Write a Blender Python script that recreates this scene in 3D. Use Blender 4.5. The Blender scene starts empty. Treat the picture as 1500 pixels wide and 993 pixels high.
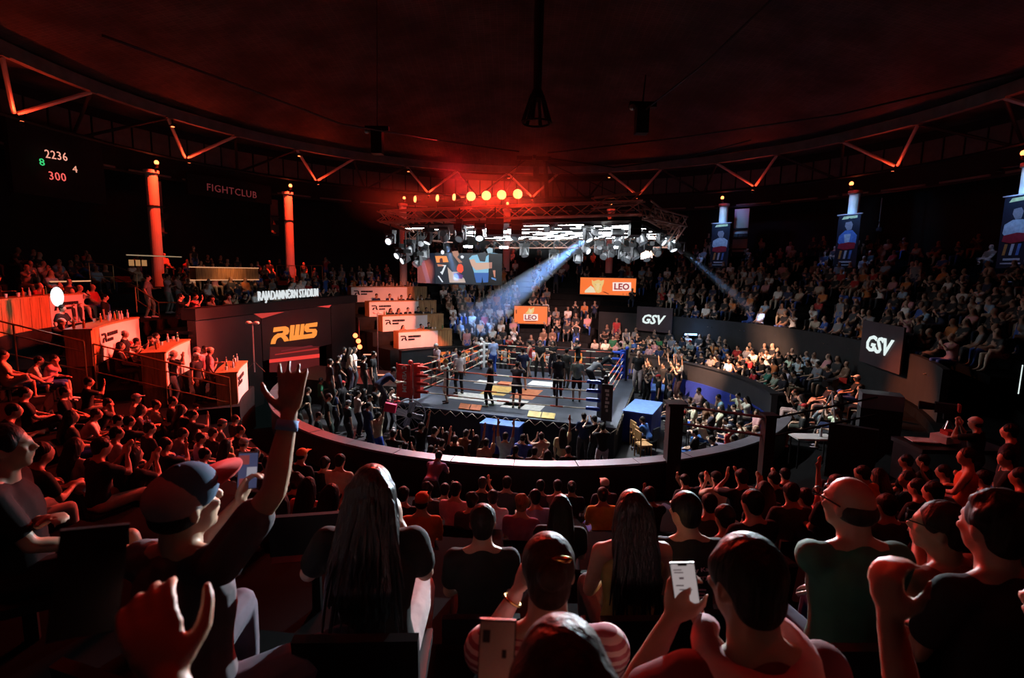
import bpy, bmesh, math, random
import numpy as np
from mathutils import Vector, Matrix
R_ = math.radians
rnd = random.Random(7)
S = bpy.context.scene
COL = S.collection

# ------------------------------------------------------------------ camera
FPX, PITCH, ROLL = 750.394, 0.13, 0.019          # focal length in pixels of the 1500 px frame
CAM = Vector((-0.636, -20.712, 5.98))            # origin: centre of the arena floor
cd = bpy.data.cameras.new('camera'); cam = bpy.data.objects.new('camera', cd); COL.objects.link(cam)
cd.sensor_width = 36; cd.lens = FPX / 1500 * 36; cd.clip_start = 0.05; cd.clip_end = 300
cam.matrix_world = Matrix.Translation(CAM) @ Matrix.Rotation(math.pi/2 - PITCH, 4, 'X') @ Matrix.Rotation(ROLL, 4, 'Z')
cd.dof.use_dof = True; cd.dof.focus_distance = 11.0; cd.dof.aperture_fstop = 3.2
S.camera = cam
# ------------------------------------------------------------------ world, exposure
w = bpy.data.worlds.new('night'); S.world = w; w.use_nodes = True
w.node_tree.nodes['Background'].inputs[0].default_value = (0.006, 0.010, 0.010, 1)
w.node_tree.nodes['Background'].inputs[1].default_value = 0.3
S.view_settings.view_transform = 'Standard'; S.view_settings.look = 'None'
S.view_settings.gamma = 1; S.view_settings.exposure = 0.0
S.view_settings.use_curve_mapping = False
S.cycles.use_denoising = True
S.cycles.max_bounces = 5; S.cycles.diffuse_bounces = 2; S.cycles.glossy_bounces = 2; S.cycles.transmission_bounces = 3
S.cycles.volume_bounces = 0; S.cycles.transparent_max_bounces = 8
S.cycles.sample_clamp_indirect = 3.0; S.cycles.caustics_reflective = False; S.cycles.caustics_refractive = False

# light colours shared by the lamps of the hall
RED = (1.0, 0.030, 0.018); ORANGE = (1.0, 0.20, 0.06); COOL = (0.82, 0.93, 1.0); BLUE = (0.22, 0.45, 1.0); WARM = (1.0, 0.62, 0.40)

# ------------------------------------------------------------------ pixel <-> place helpers (measuring only)
def ray(px, py):
    cr, sr = math.cos(ROLL), math.sin(ROLL)
    X, Y = px-750, py-496.5
    X, Y = X*cr+Y*sr, -X*sr+Y*cr
    dx, dz = X/FPX, -Y/FPX
    c, s = math.cos(PITCH), math.sin(PITCH)
    return Vector((dx, c+dz*s, -s+dz*c))
def at_z(px, py, z):
    d = ray(px, py); return CAM + d*((z-CAM.z)/d.z)
def at_d(px, py, dist):                      # dist = horizontal distance in front of the camera
    d = ray(px, py); return CAM + d*(dist/d.y)
def at_R(px, py, R):                         # far intersection with a cylinder of radius R about the arena axis
    d = ray(px, py); a = d.x**2+d.y**2; b = d.x*CAM.x+d.y*CAM.y; c = CAM.x**2+CAM.y**2-R*R
    t = (-b+math.sqrt(max(b*b-a*c, 0)))/a
    return CAM + d*t
def pol(R, az, z=0.0):                       # az in degrees, 0 = far side, clockwise
    a = R_(az); return Vector((R*math.sin(a), R*math.cos(a), z))
def az_of(p): return math.degrees(math.atan2(p.x, p.y))
def face_to(p, q=(0, 0)):                    # rotation that turns local +Y from p towards q
    return math.atan2(-(q[0]-p[0]), q[1]-p[1])

# a side scene in which modifiers and letters are turned into plain meshes
TMP = bpy.data.scenes.new('workbench')
def bake(o):
    TMP.collection.objects.link(o); TMP.view_layers[0].update()
    with bpy.context.temp_override(scene=TMP, view_layer=TMP.view_layers[0]): dg = bpy.context.evaluated_depsgraph_get()
    me = bpy.data.meshes.new_from_object(o.evaluated_get(dg)); bpy.data.objects.remove(o); return me
# ------------------------------------------------------------------ mesh helpers
class MB:
    def __init__(s): s.v = []; s.f = []
    def add(s, vs, fs):
        o = len(s.v); s.v.extend([tuple(q) for q in vs]); s.f.extend([tuple(i+o for i in q) for q in fs]); return s
    def box(s, c, d, M=None):
        x, y, z = d[0]/2, d[1]/2, d[2]/2
        vs = [Vector((a*x, b*y, e*z)) for a in (-1, 1) for b in (-1, 1) for e in (-1, 1)]
        if M is not None: vs = [M @ q for q in vs]
        vs = [q+Vector(c) for q in vs]
        return s.add(vs, [(0, 1, 3, 2), (4, 6, 7, 5), (0, 4, 5, 1), (2, 3, 7, 6), (0, 2, 6, 4), (1, 5, 7, 3)])
    def lo_hi(s, a, b):
        return s.box([(a[i]+b[i])/2 for i in range(3)], [abs(b[i]-a[i]) for i in range(3)])
    def rings(s, rings, cap=True):
        n = len(rings[0]); o = len(s.v)
        for r in rings: s.v.extend([tuple(q) for q in r])
        for k in range(len(rings)-1):
            for i in range(n):
                j = (i+1) % n; s.f.append((o+k*n+i, o+k*n+j, o+(k+1)*n+j, o+(k+1)*n+i))
        if cap:
            s.f.append(tuple(o+i for i in reversed(range(n)))); e = o+(len(rings)-1)*n
            s.f.append(tuple(e+i for i in range(n)))
        return s
    def tube(s, p0, p1, r0, r1=None, n=8):
        r1 = r0 if r1 is None else r1
        p0, p1 = Vector(p0), Vector(p1); q = (p1-p0).to_track_quat('Z', 'Y')
        rr = []
        for p, r in ((p0, r0), (p1, r1)):
            rr.append([p + q @ Vector((r*math.cos(2*math.pi*i/n), r*math.sin(2*math.pi*i/n), 0)) for i in range(n)])
        return s.rings(rr)
    def path(s, pts, r, n=6):
        pts = [Vector(p) for p in pts]; rr = []
        for i, p in enumerate(pts):
            t = (pts[min(i+1, len(pts)-1)]-pts[max(i-1, 0)]).normalized(); q = t.to_track_quat('Z', 'Y')
            ri = r[i] if isinstance(r, (list, tuple)) else r
            rr.append([p + q @ Vector((ri*math.cos(2*math.pi*k/n), ri*math.sin(2*math.pi*k/n), 0)) for k in range(n)])
        return s.rings(rr)
    def lathe(s, prof, n=16, c=(0, 0, 0)):
        c = Vector(c)
        return s.rings([[c+Vector((r*math.cos(2*math.pi*i/n), r*math.sin(2*math.pi*i/n), z)) for i in range(n)] for r, z in prof])
    def arc(s, r0, r1, z0, z1, a0, a1, n):      # sector of a ring, solid
        rr = []
        for i in range(n+1):
            a = a0+(a1-a0)*i/n
            rr.append([pol(r0, a, z0), pol(r1, a, z0), pol(r1, a, z1), pol(r0, a, z1)])
        return s.rings(rr)
    def prism(s, poly, z0, z1):
        n = len(poly); o = len(s.v)
        s.v.extend([(x, y, z0) for x, y in poly]); s.v.extend([(x, y, z1) for x, y in poly])
        s.f.append(tuple(o+i for i in reversed(range(n)))); s.f.append(tuple(o+n+i for i in range(n)))
        for i in range(n):
            j = (i+1) % n; s.f.append((o+i, o+j, o+n+j, o+n+i))
        return s
    def ell(s, c, r, n=10, M=None):
        c = Vector(c); m = max(5, n//2+1); rr = []
        for k in range(1, m):
            t = math.pi*k/m
            ring = [Vector((r[0]*math.sin(t)*math.cos(2*math.pi*i/n), r[1]*math.sin(t)*math.sin(2*math.pi*i/n), -r[2]*math.cos(t))) for i in range(n)]
            rr.append(ring)
        bot, top = Vector((0, 0, -r[2])), Vector((0, 0, r[2]))
        T = (lambda q: (M @ q)+c) if M is not None else (lambda q: q+c)
        o = len(s.v)
        s.rings([[T(q) for q in ring] for ring in rr], cap=False)
        ib = len(s.v); s.v.append(tuple(T(bot))); s.v.append(tuple(T(top)))
        e = o+(len(rr)-1)*n
        for i in range(n):
            j = (i+1) % n; s.f.append((ib, o+j, o+i)); s.f.append((ib+1, e+i, e+j))
        return s
    def mesh(s, name, smooth=False):
        me = bpy.data.meshes.new(name); me.from_pydata(s.v, [], s.f)
        bm = bmesh.new(); bm.from_mesh(me); bmesh.ops.recalc_face_normals(bm, faces=bm.faces); bm.to_mesh(me); bm.free()
        if smooth: me.polygons.foreach_set('use_smooth', [True]*len(me.polygons))
        return me
    def build(s, name, mat, parent=None, smooth=False, loc=None, rz=0):
        return link(name, s.mesh(name, smooth), mat, parent, loc, rz)
def link(name, me, mat=None, parent=None, loc=None, rz=0):
    o = bpy.data.objects.new(name, me); COL.objects.link(o)
    if mat is not None:
        if len(me.materials) == 0: me.materials.append(mat)
        elif me.materials[0] != mat:
            o.material_slots[0].link = 'OBJECT'; o.material_slots[0].material = mat
    if parent is not None: o.parent = parent
    if loc is not None: o.location = loc
    if rz: o.rotation_euler.z = rz
    return o
def tag(o, label=None, cat=None, group=None, kind=None):
    if label: o['label'] = label
    if cat: o['category'] = cat
    if group: o['group'] = group
    if kind: o['kind'] = kind
    return o
def empty(name, loc=(0, 0, 0), rz=0, parent=None):
    o = bpy.data.objects.new(name, None); COL.objects.link(o); o.location = loc; o.rotation_euler.z = rz; o.empty_display_size = .2
    if parent is not None: o.parent = parent
    return o
_unit = {}
def rod(name, p0, p1, r, mat, parent=None, n=6):          # a bar that shares one unit mesh
    k = ('rod', n, mat.name)
    if k not in _unit:
        me = MB().tube((0, 0, 0), (0, 0, 1), 1, 1, n).mesh('bar'); me.materials.append(mat); _unit[k] = me
    o = bpy.data.objects.new(name, _unit[k]); COL.objects.link(o)
    p0, p1 = Vector(p0), Vector(p1); d = p1-p0
    o.matrix_world = Matrix.Translation(p0) @ d.to_track_quat('Z', 'Y').to_matrix().to_4x4() @ Matrix.Diagonal((r, r, d.length, 1))
    if parent is not None:
        m = o.matrix_world.copy(); o.parent = parent; o.matrix_parent_inverse = Matrix.Identity(4)
        o.matrix_basis = parent_world(parent).inverted() @ m
    return o
def parent_world(o):
    m = o.matrix_basis.copy()
    return parent_world(o.parent) @ m if o.parent else m

# ------------------------------------------------------------------ materials
M = {}
def mat(name, col, rough=.6, metal=0., var=.25, scale=6., bump=0., emit=None, es=0., spec=.4, objcol=False, stretch=None, alpha=None):
    if name in M: return M[name]
    m = bpy.data.materials.new(name); m.use_nodes = True; N = m.node_tree.nodes; L = m.node_tree.links
    b = N['Principled BSDF']; b.inputs['Roughness'].default_value = rough; b.inputs['Metallic'].default_value = metal
    b.inputs['Specular IOR Level'].default_value = spec
    tc = N.new('ShaderNodeTexCoord'); no = N.new('ShaderNodeTexNoise'); no.inputs['Scale'].default_value = scale; no.inputs['Detail'].default_value = 4
    src = tc.outputs['Object']
    if stretch:
        mp = N.new('ShaderNodeMapping'); mp.inputs['Scale'].default_value = stretch; L.new(src, mp.inputs['Vector']); src = mp.outputs[0]
    L.new(src, no.inputs['Vector'])
    mr = N.new('ShaderNodeMapRange'); mr.inputs['From Min'].default_value = .3; mr.inputs['From Max'].default_value = .7
    mr.inputs['To Min'].default_value = 1-var; mr.inputs['To Max'].default_value = 1+var*.6
    L.new(no.outputs['Fac'], mr.inputs['Value'])
    mx = N.new('ShaderNodeVectorMath'); mx.operation = 'SCALE'
    if objcol:
        oi = N.new('ShaderNodeObjectInfo'); L.new(oi.outputs['Color'], mx.inputs[0])
    else:
        mx.inputs[0].default_value = col[:3]
    L.new(mr.outputs[0], mx.inputs['Scale']); L.new(mx.outputs[0], b.inputs['Base Color'])
    if bump:
        bp = N.new('ShaderNodeBump'); bp.inputs['Strength'].default_value = bump; bp.inputs['Distance'].default_value = .02
        L.new(no.outputs['Fac'], bp.inputs['Height']); L.new(bp.outputs[0], b.inputs['Normal'])
    if emit:
        b.inputs['Emission Color'].default_value = (*emit[:3], 1); b.inputs['Emission Strength'].default_value = es
    if alpha is not None: b.inputs['Alpha'].default_value = alpha
    M[name] = m; return m
def glow(name, col, s):                                   # something that gives off light
    if name in M: return M[name]
    m = bpy.data.materials.new(name); m.use_nodes = True; b = m.node_tree.nodes['Principled BSDF']
    b.inputs['Base Color'].default_value = (.02, .02, .02, 1); b.inputs['Roughness'].default_value = .4
    b.inputs['Emission Color'].default_value = (*col[:3], 1); b.inputs['Emission Strength'].default_value = s
    M[name] = m; return m
def lamp(kind, loc, col, power, parent=None, aim=None, size=.1, angle=60, blend=.6, name='light'):
    ld = bpy.data.lights.new(name, kind); ld.color = col; ld.energy = power
    if kind == 'SPOT': ld.spot_size = R_(angle); ld.spot_blend = blend; ld.shadow_soft_size = size
    elif kind == 'POINT': ld.shadow_soft_size = size
    elif kind == 'AREA': ld.size = size
    o = bpy.data.objects.new(name, ld); COL.objects.link(o); m = Matrix.Translation(Vector(loc))
    if aim is not None: m = m @ (Vector(aim)-Vector(loc)).to_track_quat('-Z', 'Y').to_matrix().to_4x4()
    if parent is not None:
        o.parent = parent; o.matrix_basis = parent_world(parent).inverted() @ m
    else: o.matrix_basis = m
    return o

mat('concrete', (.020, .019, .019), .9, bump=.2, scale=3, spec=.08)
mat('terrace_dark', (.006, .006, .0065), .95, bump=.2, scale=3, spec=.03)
mat('dark_wall', (.016, .016, .017), .8, scale=2)
mat('barrier_grey', (.020, .020, .023), .65, scale=2)
mat('barrier_dark', (.012, .013, .016), .6, scale=2)
mat('ledge_metal', (.32, .31, .36), .33, .75, var=.15, scale=2)
mat('blue_cover', (.012, .03, .26), .6, scale=2)
mat('floor_dark', (.035, .036, .04), .45, scale=1.2)
mat('roof_board', (.10, .09, .09), .8, var=.6, scale=1.6, bump=.6)
mat('clerestory', (.16, .14, .14), .7, scale=2)
mat('steel_dark', (.03, .03, .032), .5, .3)
mat('steel_paint', (.55, .50, .46), .45, .2, var=.12)
mat('beam_paint', (.24, .22, .21), .6, scale=2)
mat('black_metal', (.012, .012, .013), .45, .4)
mat('black_plastic', (.010, .010, .011), .45)
mat('black_cloth', (.010, .010, .012), .85)
mat('aluminium', (.62, .62, .63), .3, .9, var=.1)
mat('white_panel', (.72, .70, .69), .5, var=.06, scale=1.5)
mat('wood_panel', (.42, .22, .085), .55, var=.45, scale=2.2, stretch=(8, 8, .7), bump=.1)
mat('mark_black', (.012, .01, .012), .6)
mat('brass_rail', (.35, .20, .09), .35, .8, var=.1)
mat('cable_black', (.008, .008, .008), .6)
glow('lamp_red', (1.0, .16, .05), 5); glow('lamp_warm', (1.0, .25, .07), 4.2); glow('lamp_white', (.85, .97, 1.0), 60); glow('led_white', (.88, .96, 1.0), 34.0)
glow('lens_cool', (.75, .88, 1.0), .12); glow('lens_bright', (.80, .92, 1.0), 2.2)
# ================================================================== the shell of the hall
def struct(name, label, loc=(0, 0, 0)):
    o = empty(name, loc); tag(o, label, kind='structure'); return o
fl = MB().lathe([(.001, -.12), (9.5, -.12), (9.5, 0), (.001, 0)], 96).build('floor', M['floor_dark'])
tag(fl, 'dark grey arena floor around the boxing ring', kind='structure')
# ---- round barrier wall with its ledge, open at the walk-out stage and at the passage
RIM, ZR = 9.33, 1.65
rim = struct('wall_barrier', 'round dark barrier wall around the arena floor with a metal ledge')
SPANS = [(-45, 102), (122, 262)]                       # azimuth ranges of the wall
for a0, a1 in SPANS:
    n = int((a1-a0)/1.5)
    MB().arc(RIM, RIM+.22, 0, ZR-.05, a0, a1, n).build('wall_body', M['barrier_grey'] if a0 < 0 else M['barrier_dark'], rim)
    k = max(1, round((a1-a0)/9)); st = (a1-a0)/k
    for i in range(k):
        MB().arc(RIM-.06, RIM+.30, ZR-.05, ZR+(.004 if i % 2 else 0), a0+i*st+.06, a0+(i+1)*st-.06, 6).build('ledge_panel', M['ledge_metal'] if a0 > 0 else M['barrier_dark'], rim)
cv = MB().arc(RIM-.05, RIM-.002, 0, .78, 36, 102, 44).build('blue_skirt', M['blue_cover'], rim); tag(cv, 'deep blue lower skirt')
# ---- near terrace (where the camera sits)
def zn(R): return 1.5+(R-12)*.37
NEAR = []
tn = struct('floor_terrace_near', 'concrete seating terrace rising behind the dark barrier wall')
r = 9.56; k = 0
while r < 25.5:
    r1 = r+.86; z = zn(r+.43)
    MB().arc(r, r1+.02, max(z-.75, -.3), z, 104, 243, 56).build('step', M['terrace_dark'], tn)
    NEAR.append((r, r1, z)); r = r1
# ---- lower and upper tier opposite
def zl(R): return .80+(R-9.9)*.22
def zu(R): return 2.95+(R-13.5)*.42
tl = struct('floor_tier_lower', 'shallow lower seating tier behind the barrier wall')
LOW = []
r = 9.78
MB().arc(9.56, 9.80, 0, .75, 22, 104, 40).build('step', M['concrete'], tl)
while r < 13.0:
    z = zl(r+.43); MB().arc(r, r+.9, z-.6, z, 22, 104, 40).build('step', M['concrete'], tl); LOW.append((r, r+.88, z)); r += .88
pw = MB().arc(13.15, 13.32, 0, 3.55, 22, 121, 56).build('wall_parapet', M['dark_wall']); tag(pw, 'dark parapet wall between lower and upper seating tiers', kind='structure')
tu = struct('floor_tier_upper', 'steep upper seating tier rising to the columns')
UP = []
r = 13.34
while r < 24:
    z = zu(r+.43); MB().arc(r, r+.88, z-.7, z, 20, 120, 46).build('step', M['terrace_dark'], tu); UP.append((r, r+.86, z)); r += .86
# ---- far tier behind the ring: one slope up to the gallery
def zf(R): return .85+(R-9.9)*.46
tf = struct('floor_tier_far', 'seating tier across the ring below the far gallery')
FAR = []
r = 9.56
while r < 24:
    z = zf(r+.43); MB().arc(r, r+.88, z-.7, z, -22, 21, 40).build('step', M['concrete'], tf); FAR.append((r, r+.86, z)); r += .86
# ---- terrace under the sponsor desks next to the camera side
tv = struct('floor_tier_desks', 'stepped deck carrying the sponsor desks')
VROWS = [(10.45, 12.3, 1.55), (12.3, 14.0, 2.35), (14.0, 16.5, 3.1), (16.5, 24.5, 3.85)]
for a, b, z in VROWS:
    MB().arc(a, b, 0, z, -117, -100.5, 12).build('step', M['concrete'], tv)
    MB().arc(a, b, 0, z, -45, -22, 14).build('step', M['concrete'], tv)
MB().arc(14.6, 24.5, 0, 3.85, -100.5, -45, 30).build('step', M['concrete'], tv)
# ---- back wall, fascia with its clerestory panels, gutter
bw = MB().arc(25.4, 25.7, 0, 12.0, -180, 180, 96).build('wall_back', M['dark_wall']); tag(bw, 'dark rear wall of the hall behind the top rows', kind='structure')
fa = MB().arc(23.0, 23.15, 11.0, 12.2, -180, 180, 96).build('wall_fascia', M['dark_wall']); tag(fa, 'dark fascia band below the clerestory panels', kind='structure')
cl = struct('wall_clerestory', 'ring of upright clerestory panels under the roof edge')
MB().arc(23.25, 23.4, 12.1, 14.6, -180, 180, 96).build('backing', M['dark_wall'], cl)
pm = MB().box((0, 0, 0), (.90, .06, 1.15)).mesh('panel'); pm.materials.append(M['clerestory'])
NP = 144
for i in range(NP):
    a = i*360/NP
    if 110 < a < 250: continue
    o = link('panel', pm, None, cl, pol(23.16, a, 12.85)); o.rotation_euler.z = -R_(a)
gu = struct('trim_gutter', 'broken gutter strips along the fascia edge')
MB().arc(22.7, 23.0, 10.86, 10.98, -115, 115, 90).build('gutter_channel', M['steel_dark'], gu)
gm = MB().box((0, 0, 0), (2.3, .10, .10)).mesh('gutter_strip'); gm.materials.append(M['beam_paint'])
for i in range(48):
    a = i*7.5
    if 112 < a < 248: continue
    o = link('gutter_strip', gm, None, gu, pol(22.65, a, 11.02)); o.rotation_euler.z = -R_(a)
# ---- roof: shallow cone of boards between ribs
m = bpy.data.materials.new('roof_tiles'); m.use_nodes = True; N = m.node_tree.nodes; L = m.node_tree.links; b = N['Principled BSDF']; b.inputs['Roughness'].default_value = .75
tc = N.new('ShaderNodeTexCoord'); br = N.new('ShaderNodeTexBrick'); br.inputs['Scale'].default_value = 1.6; br.inputs['Mortar Size'].default_value = .012; br.offset = 0.
br.inputs['Color1'].default_value = (.062, .055, .055, 1); br.inputs['Color2'].default_value = (.042, .037, .038, 1); br.inputs['Mortar'].default_value = (.11, .09, .09, 1)
L.new(tc.outputs['Object'], br.inputs['Vector']); no = N.new('ShaderNodeTexNoise'); no.inputs['Scale'].default_value = .5; no.inputs['Detail'].default_value = 6; L.new(tc.outputs['Object'], no.inputs['Vector'])
mr = N.new('ShaderNodeMapRange'); mr.inputs['From Min'].default_value = .35; mr.inputs['From Max'].default_value = .68; mr.inputs['To Min'].default_value = .35; mr.inputs['To Max'].default_value = 1.5; L.new(no.outputs['Fac'], mr.inputs['Value'])
vm = N.new('ShaderNodeVectorMath'); vm.operation = 'SCALE'; L.new(br.outputs['Color'], vm.inputs[0]); L.new(mr.outputs[0], vm.inputs['Scale']); L.new(vm.outputs[0], b.inputs['Base Color'])
bp = N.new('ShaderNodeBump'); bp.inputs['Strength'].default_value = .5; bp.inputs['Distance'].default_value = .05; L.new(br.outputs['Fac'], bp.inputs['Height']); L.new(bp.outputs[0], b.inputs['Normal']); M['roof_tiles'] = m
rf = struct('ceiling', 'dark conical roof lined with small square boards')
MB().rings([[pol(rr, i*3.75, zz) for i in range(96)] for rr, zz in ((26.2, 13.9), (19.2, 13.95), (10, 16.0), (.3, 17.6))], cap=False).build('roof_lining', M['roof_tiles'], rf, smooth=True)
MB().rings([[pol(rr, i*3.75, zz) for i in range(96)] for rr, zz in ((26.2, 14.4), (19.2, 14.5), (10, 16.5), (.3, 18.1))], cap=False).build('roof_deck', M['dark_wall'], rf, smooth=True)
# ---- ring truss under the roof edge
RT, ZT, RB, ZB, PH0 = 19.19, 13.34, 20.81, 11.85, -87.95
tr = empty('roof_truss'); tag(tr, 'circular steel roof truss of slanted struts under the roof edge', 'roof truss')
MB().arc(RT-.12, RT+.16, ZT+.02, ZT+.52, -180, 180, 128).build('top_chord', M['beam_paint'], tr)
MB().rings([[pol(RB+.07*math.cos(t), a*3.75, ZB-.1+.07*math.sin(t)) for t in (0, 1.57, 3.14, 4.71)] for a in range(97)], cap=False).build('bottom_chord', M['steel_dark'], tr)
for k in range(16):
    a = PH0+22.5*k; bn = pol(RB-.05, a, ZB)
    if abs(((a+180) % 360)-180) > 125: continue
    for s in (-1, 1):
        tn_ = pol(RT, a+5.625*s, ZT); e = bn.lerp(tn_, .04)
        rod('strut', e, tn_, .085, M['steel_paint'], tr, 8)
        rod('strut', tn_, pol(22.9, a+11.25*s, 12.0), .075, M['steel_dark'], tr, 8)  # outer strut, unlit: its shade is put into the dark colour
        MB().box(tn_+Vector((0, 0, .02)), (.30, .30, .12), Matrix.Rotation(-R_(a+5.6*s), 3, 'Z')).build('gusset', M['beam_paint'], tr)
    u = empty('truss_uplight', pol(RB-.35, a, ZB-.32)); tag(u, 'small red uplight under a foot of the roof truss', 'lamp', 'red uplights at the feet of the roof truss')
    MB().lathe([(.05, -.10), (.09, -.06), (.09, .05), (.07, .06)], 10).build('housing', M['black_metal'], u)
    MB().lathe([(.001, .055), (.07, .062), (.06, .07), (.001, .075)], 10).build('lens', M['lamp_red'], u)
    lamp('SPOT', pol(RB-.42, a, ZB-.26), (1, .050, .016), 170 if a < 5 else 100, u, aim=pol(RB-.9, a, ZB+1.0), angle=150, blend=.6, size=.06)
# ---- columns carrying the roof, each with a lamp on its head
COLS = [(-92.5, 0), (-70.0, 1), (-47.9, 1), (-25.5, 1), (-3.3, 1), (19.0, 1), (41.3, 2), (63.2, 2), (85.5, 2)]
for a, kd in COLS:
    p = pol(21.15, a)
    c = empty('column', p, -R_(a)); c['kind'] = 'structure'
    tag(c, 'round concrete column carrying the roof, lamp on its head', kind='structure')
    MB().lathe([(.28, 3.0), (.28, 10.75), (.36, 10.8), (.36, 10.95), (.2, 10.98)], 20).build('shaft', M['white_panel'], c, smooth=False)
    MB().lathe([(.30, 9.05), (.31, 9.06), (.31, 9.12), (.30, 9.13)], 20).build('collar', M['steel_dark'], c)
    l = empty('column_lamp', pol(20.7, a, 11.32)); cw = {0: 'plain', 1: 'red lit' if a < -30 else 'rig hidden', 2: 'poster bearing'}[kd]; tag(l, f'small glowing red lamp at the head of a {cw} column', 'lamp', f'red lamps on the {cw} columns')
    MB().ell((0, 0, 0), (.11, .11, .12)).build('bulb', M['lamp_warm'], l, smooth=True)
    MB().tube((0, 0, -.26), (0, 0, -.10), .07, .09, 10).build('base', M['black_metal'], l)
    q = pol(20.95, a, 11.2)-pol(20.7, a, 11.32); MB().tube((0, 0, -.2), (q.x, q.y, -.34), .03).build('bracket', M['black_metal'], l)
    lamp('POINT', pol(20.42, a, 11.30), RED, 9, l, size=.12)
    if kd == 1:  # added fixture that reddens the whole column shaft
        f_ = empty('column_flood', pol(19.35, a, 13.1)); tag(f_, 'red fill lamp added under the top chord to redden a column', 'lamp', 'added red column lamps')
        MB().box((0, 0, 0), (.22, .22, .16)).build('housing', M['black_metal'], f_); MB().tube((0, 0, -.08), (0, 0, -.10), .08, .08, 10).build('lens', M['lamp_red'], f_); MB().tube((0, 0, .06), (0, 0, .26), .03).build('bracket', M['black_metal'], f_)
        lamp('SPOT', pol(19.4, a, 12.95), (1, .036, .010), 6000 if a < -30 else 500, f_, aim=pol(21.15, a, 8.6), angle=34, blend=.5, size=.06)

# ---- unseen red floods added above the camera to fill the nearest backs
for a in (150, 172, 196, 218):
    f_ = empty('terrace_flood', pol(19.3, a, 13.1)); tag(f_, 'unseen red fill lamp added under the top chord above the near terrace', 'lamp', 'unseen red fill lamps above the near terrace')
    MB().box((0, 0, 0), (.22, .22, .16)).build('housing', M['black_metal'], f_); MB().tube((0, 0, -.08), (0, 0, -.10), .08, .08, 10).build('lens', M['lamp_red'], f_); MB().tube((0, 0, .06), (0, 0, .26), .03).build('bracket', M['black_metal'], f_)
    lamp('SPOT', pol(19.3, a, 12.95), (1, .035, .018), 150, f_, aim=pol(17.0, a, 3.5), angle=95, blend=.9, size=.1)
# ================================================================== flat lettering and prints on a plane
class Plane:                      # a real plane in the hall: origin, direction along, direction up
    def __init__(s, o, u, v=(0, 0, 1)):
        s.o = Vector(o); s.u = Vector(u).normalized(); s.v = Vector(v).normalized(); s.n = s.u.cross(s.v).normalized()
        s.m = Matrix((s.u, s.v, s.n)).transposed().to_4x4(); s.m.translation = s.o
    def uv(s, px, py):
        d = ray(px, py); t = (s.o-CAM).dot(s.n)/d.dot(s.n); q = CAM+d*t-s.o
        return (q.dot(s.u), q.dot(s.v))
    def poly(s, name, pts, w0, w1, mat, parent):
        o = MB().prism(pts, w0, w1).build(name, mat, parent); o.matrix_basis = parent_world(parent).inverted() @ s.m; return o
    def trace(s, name, pts, w0, w1, mat, parent): return s.poly(name, [s.uv(*p) for p in pts], w0, w1, mat, parent)
    def rect(s, name, u0, v0, u1, v1, w0, w1, mat, parent): return s.poly(name, [(u0, v0), (u1, v0), (u1, v1), (u0, v1)], w0, w1, mat, parent)
def text(body, mat, parent, m, width, height, name='lettering', shear=0., bold=0., depth=.01, spacing=1.):
    cu = bpy.data.curves.new('t', 'FONT'); cu.body = body; cu.shear = shear; cu.offset = bold; cu.extrude = .02; cu.resolution_u = 2; cu.space_character = spacing
    me = bake(bpy.data.objects.new('t', cu)); bpy.data.curves.remove(cu)
    n = len(me.vertices); a = np.empty(n*3); me.vertices.foreach_get('co', a); a = a.reshape(-1, 3)
    lo, hi = a.min(0), a.max(0)
    a[:, 0] = (a[:, 0]-lo[0])/(hi[0]-lo[0])*width; a[:, 1] = (a[:, 1]-lo[1])/(hi[1]-lo[1])*height; a[:, 2] = (a[:, 2]-lo[2])/max(hi[2]-lo[2], 1e-6)*depth
    me.vertices.foreach_set('co', a.ravel()); me.update(); me.name = name
    ob = link(name, me, mat, parent); ob.matrix_basis = parent_world(parent).inverted() @ m; return ob

# ================================================================== the boxing ring
RC, RROT, RS = Vector((.138, -.004, 0)), -.311, 6.85
ZC = 1.15; HP = 3.99
mat('canvas', (.055, .066, .095), .7, scale=1.5, var=.3)
mat('ring_skirt', (.008, .011, .020), .75)
mat('rope_white', (.70, .62, .52), .6); mat('rope_red', (.62, .10, .05), .55); mat('pad_red', (.62, .03, .02), .45); mat('pad_blue', (.03, .09, .55), .45)
mat('pad_black', (.015, .015, .018), .5); mat('pad_white', (.75, .75, .75), .5); mat('print_white', (.80, .78, .74), .6); mat('print_yellow', (.72, .45, .12), .6); mat('print_orange', (.66, .20, .08), .6)
mat('sign_yellow', (.80, .62, .16), .5); mat('trim_gold', (.65, .58, .45), .5)
ring = empty('boxing_ring', RC, RROT); tag(ring, 'boxing ring with dark canvas, padded posts and four ropes', 'boxing ring')
MB().lo_hi((-HP+.06, -HP+.06, 0), (HP-.06, HP-.06, ZC-.06)).build('skirt', M['ring_skirt'], ring)
MB().lo_hi((-HP, -HP, ZC-.06), (HP, HP, ZC)).build('canvas', M['canvas'], ring)
def prt(x, y, sx, sy, m, rz=0):
    o = MB().box((0, 0, 0), (sx, sy, .004)).build('canvas_print', M[m], ring, loc=(x, y, ZC+.003), rz=rz); return o
def ring_xy(px, py, z=ZC):
    q = at_z(px, py, z)-RC; c, s = math.cos(-RROT), math.sin(-RROT); return (q.x*c-q.y*s, q.x*s+q.y*c)
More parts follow.
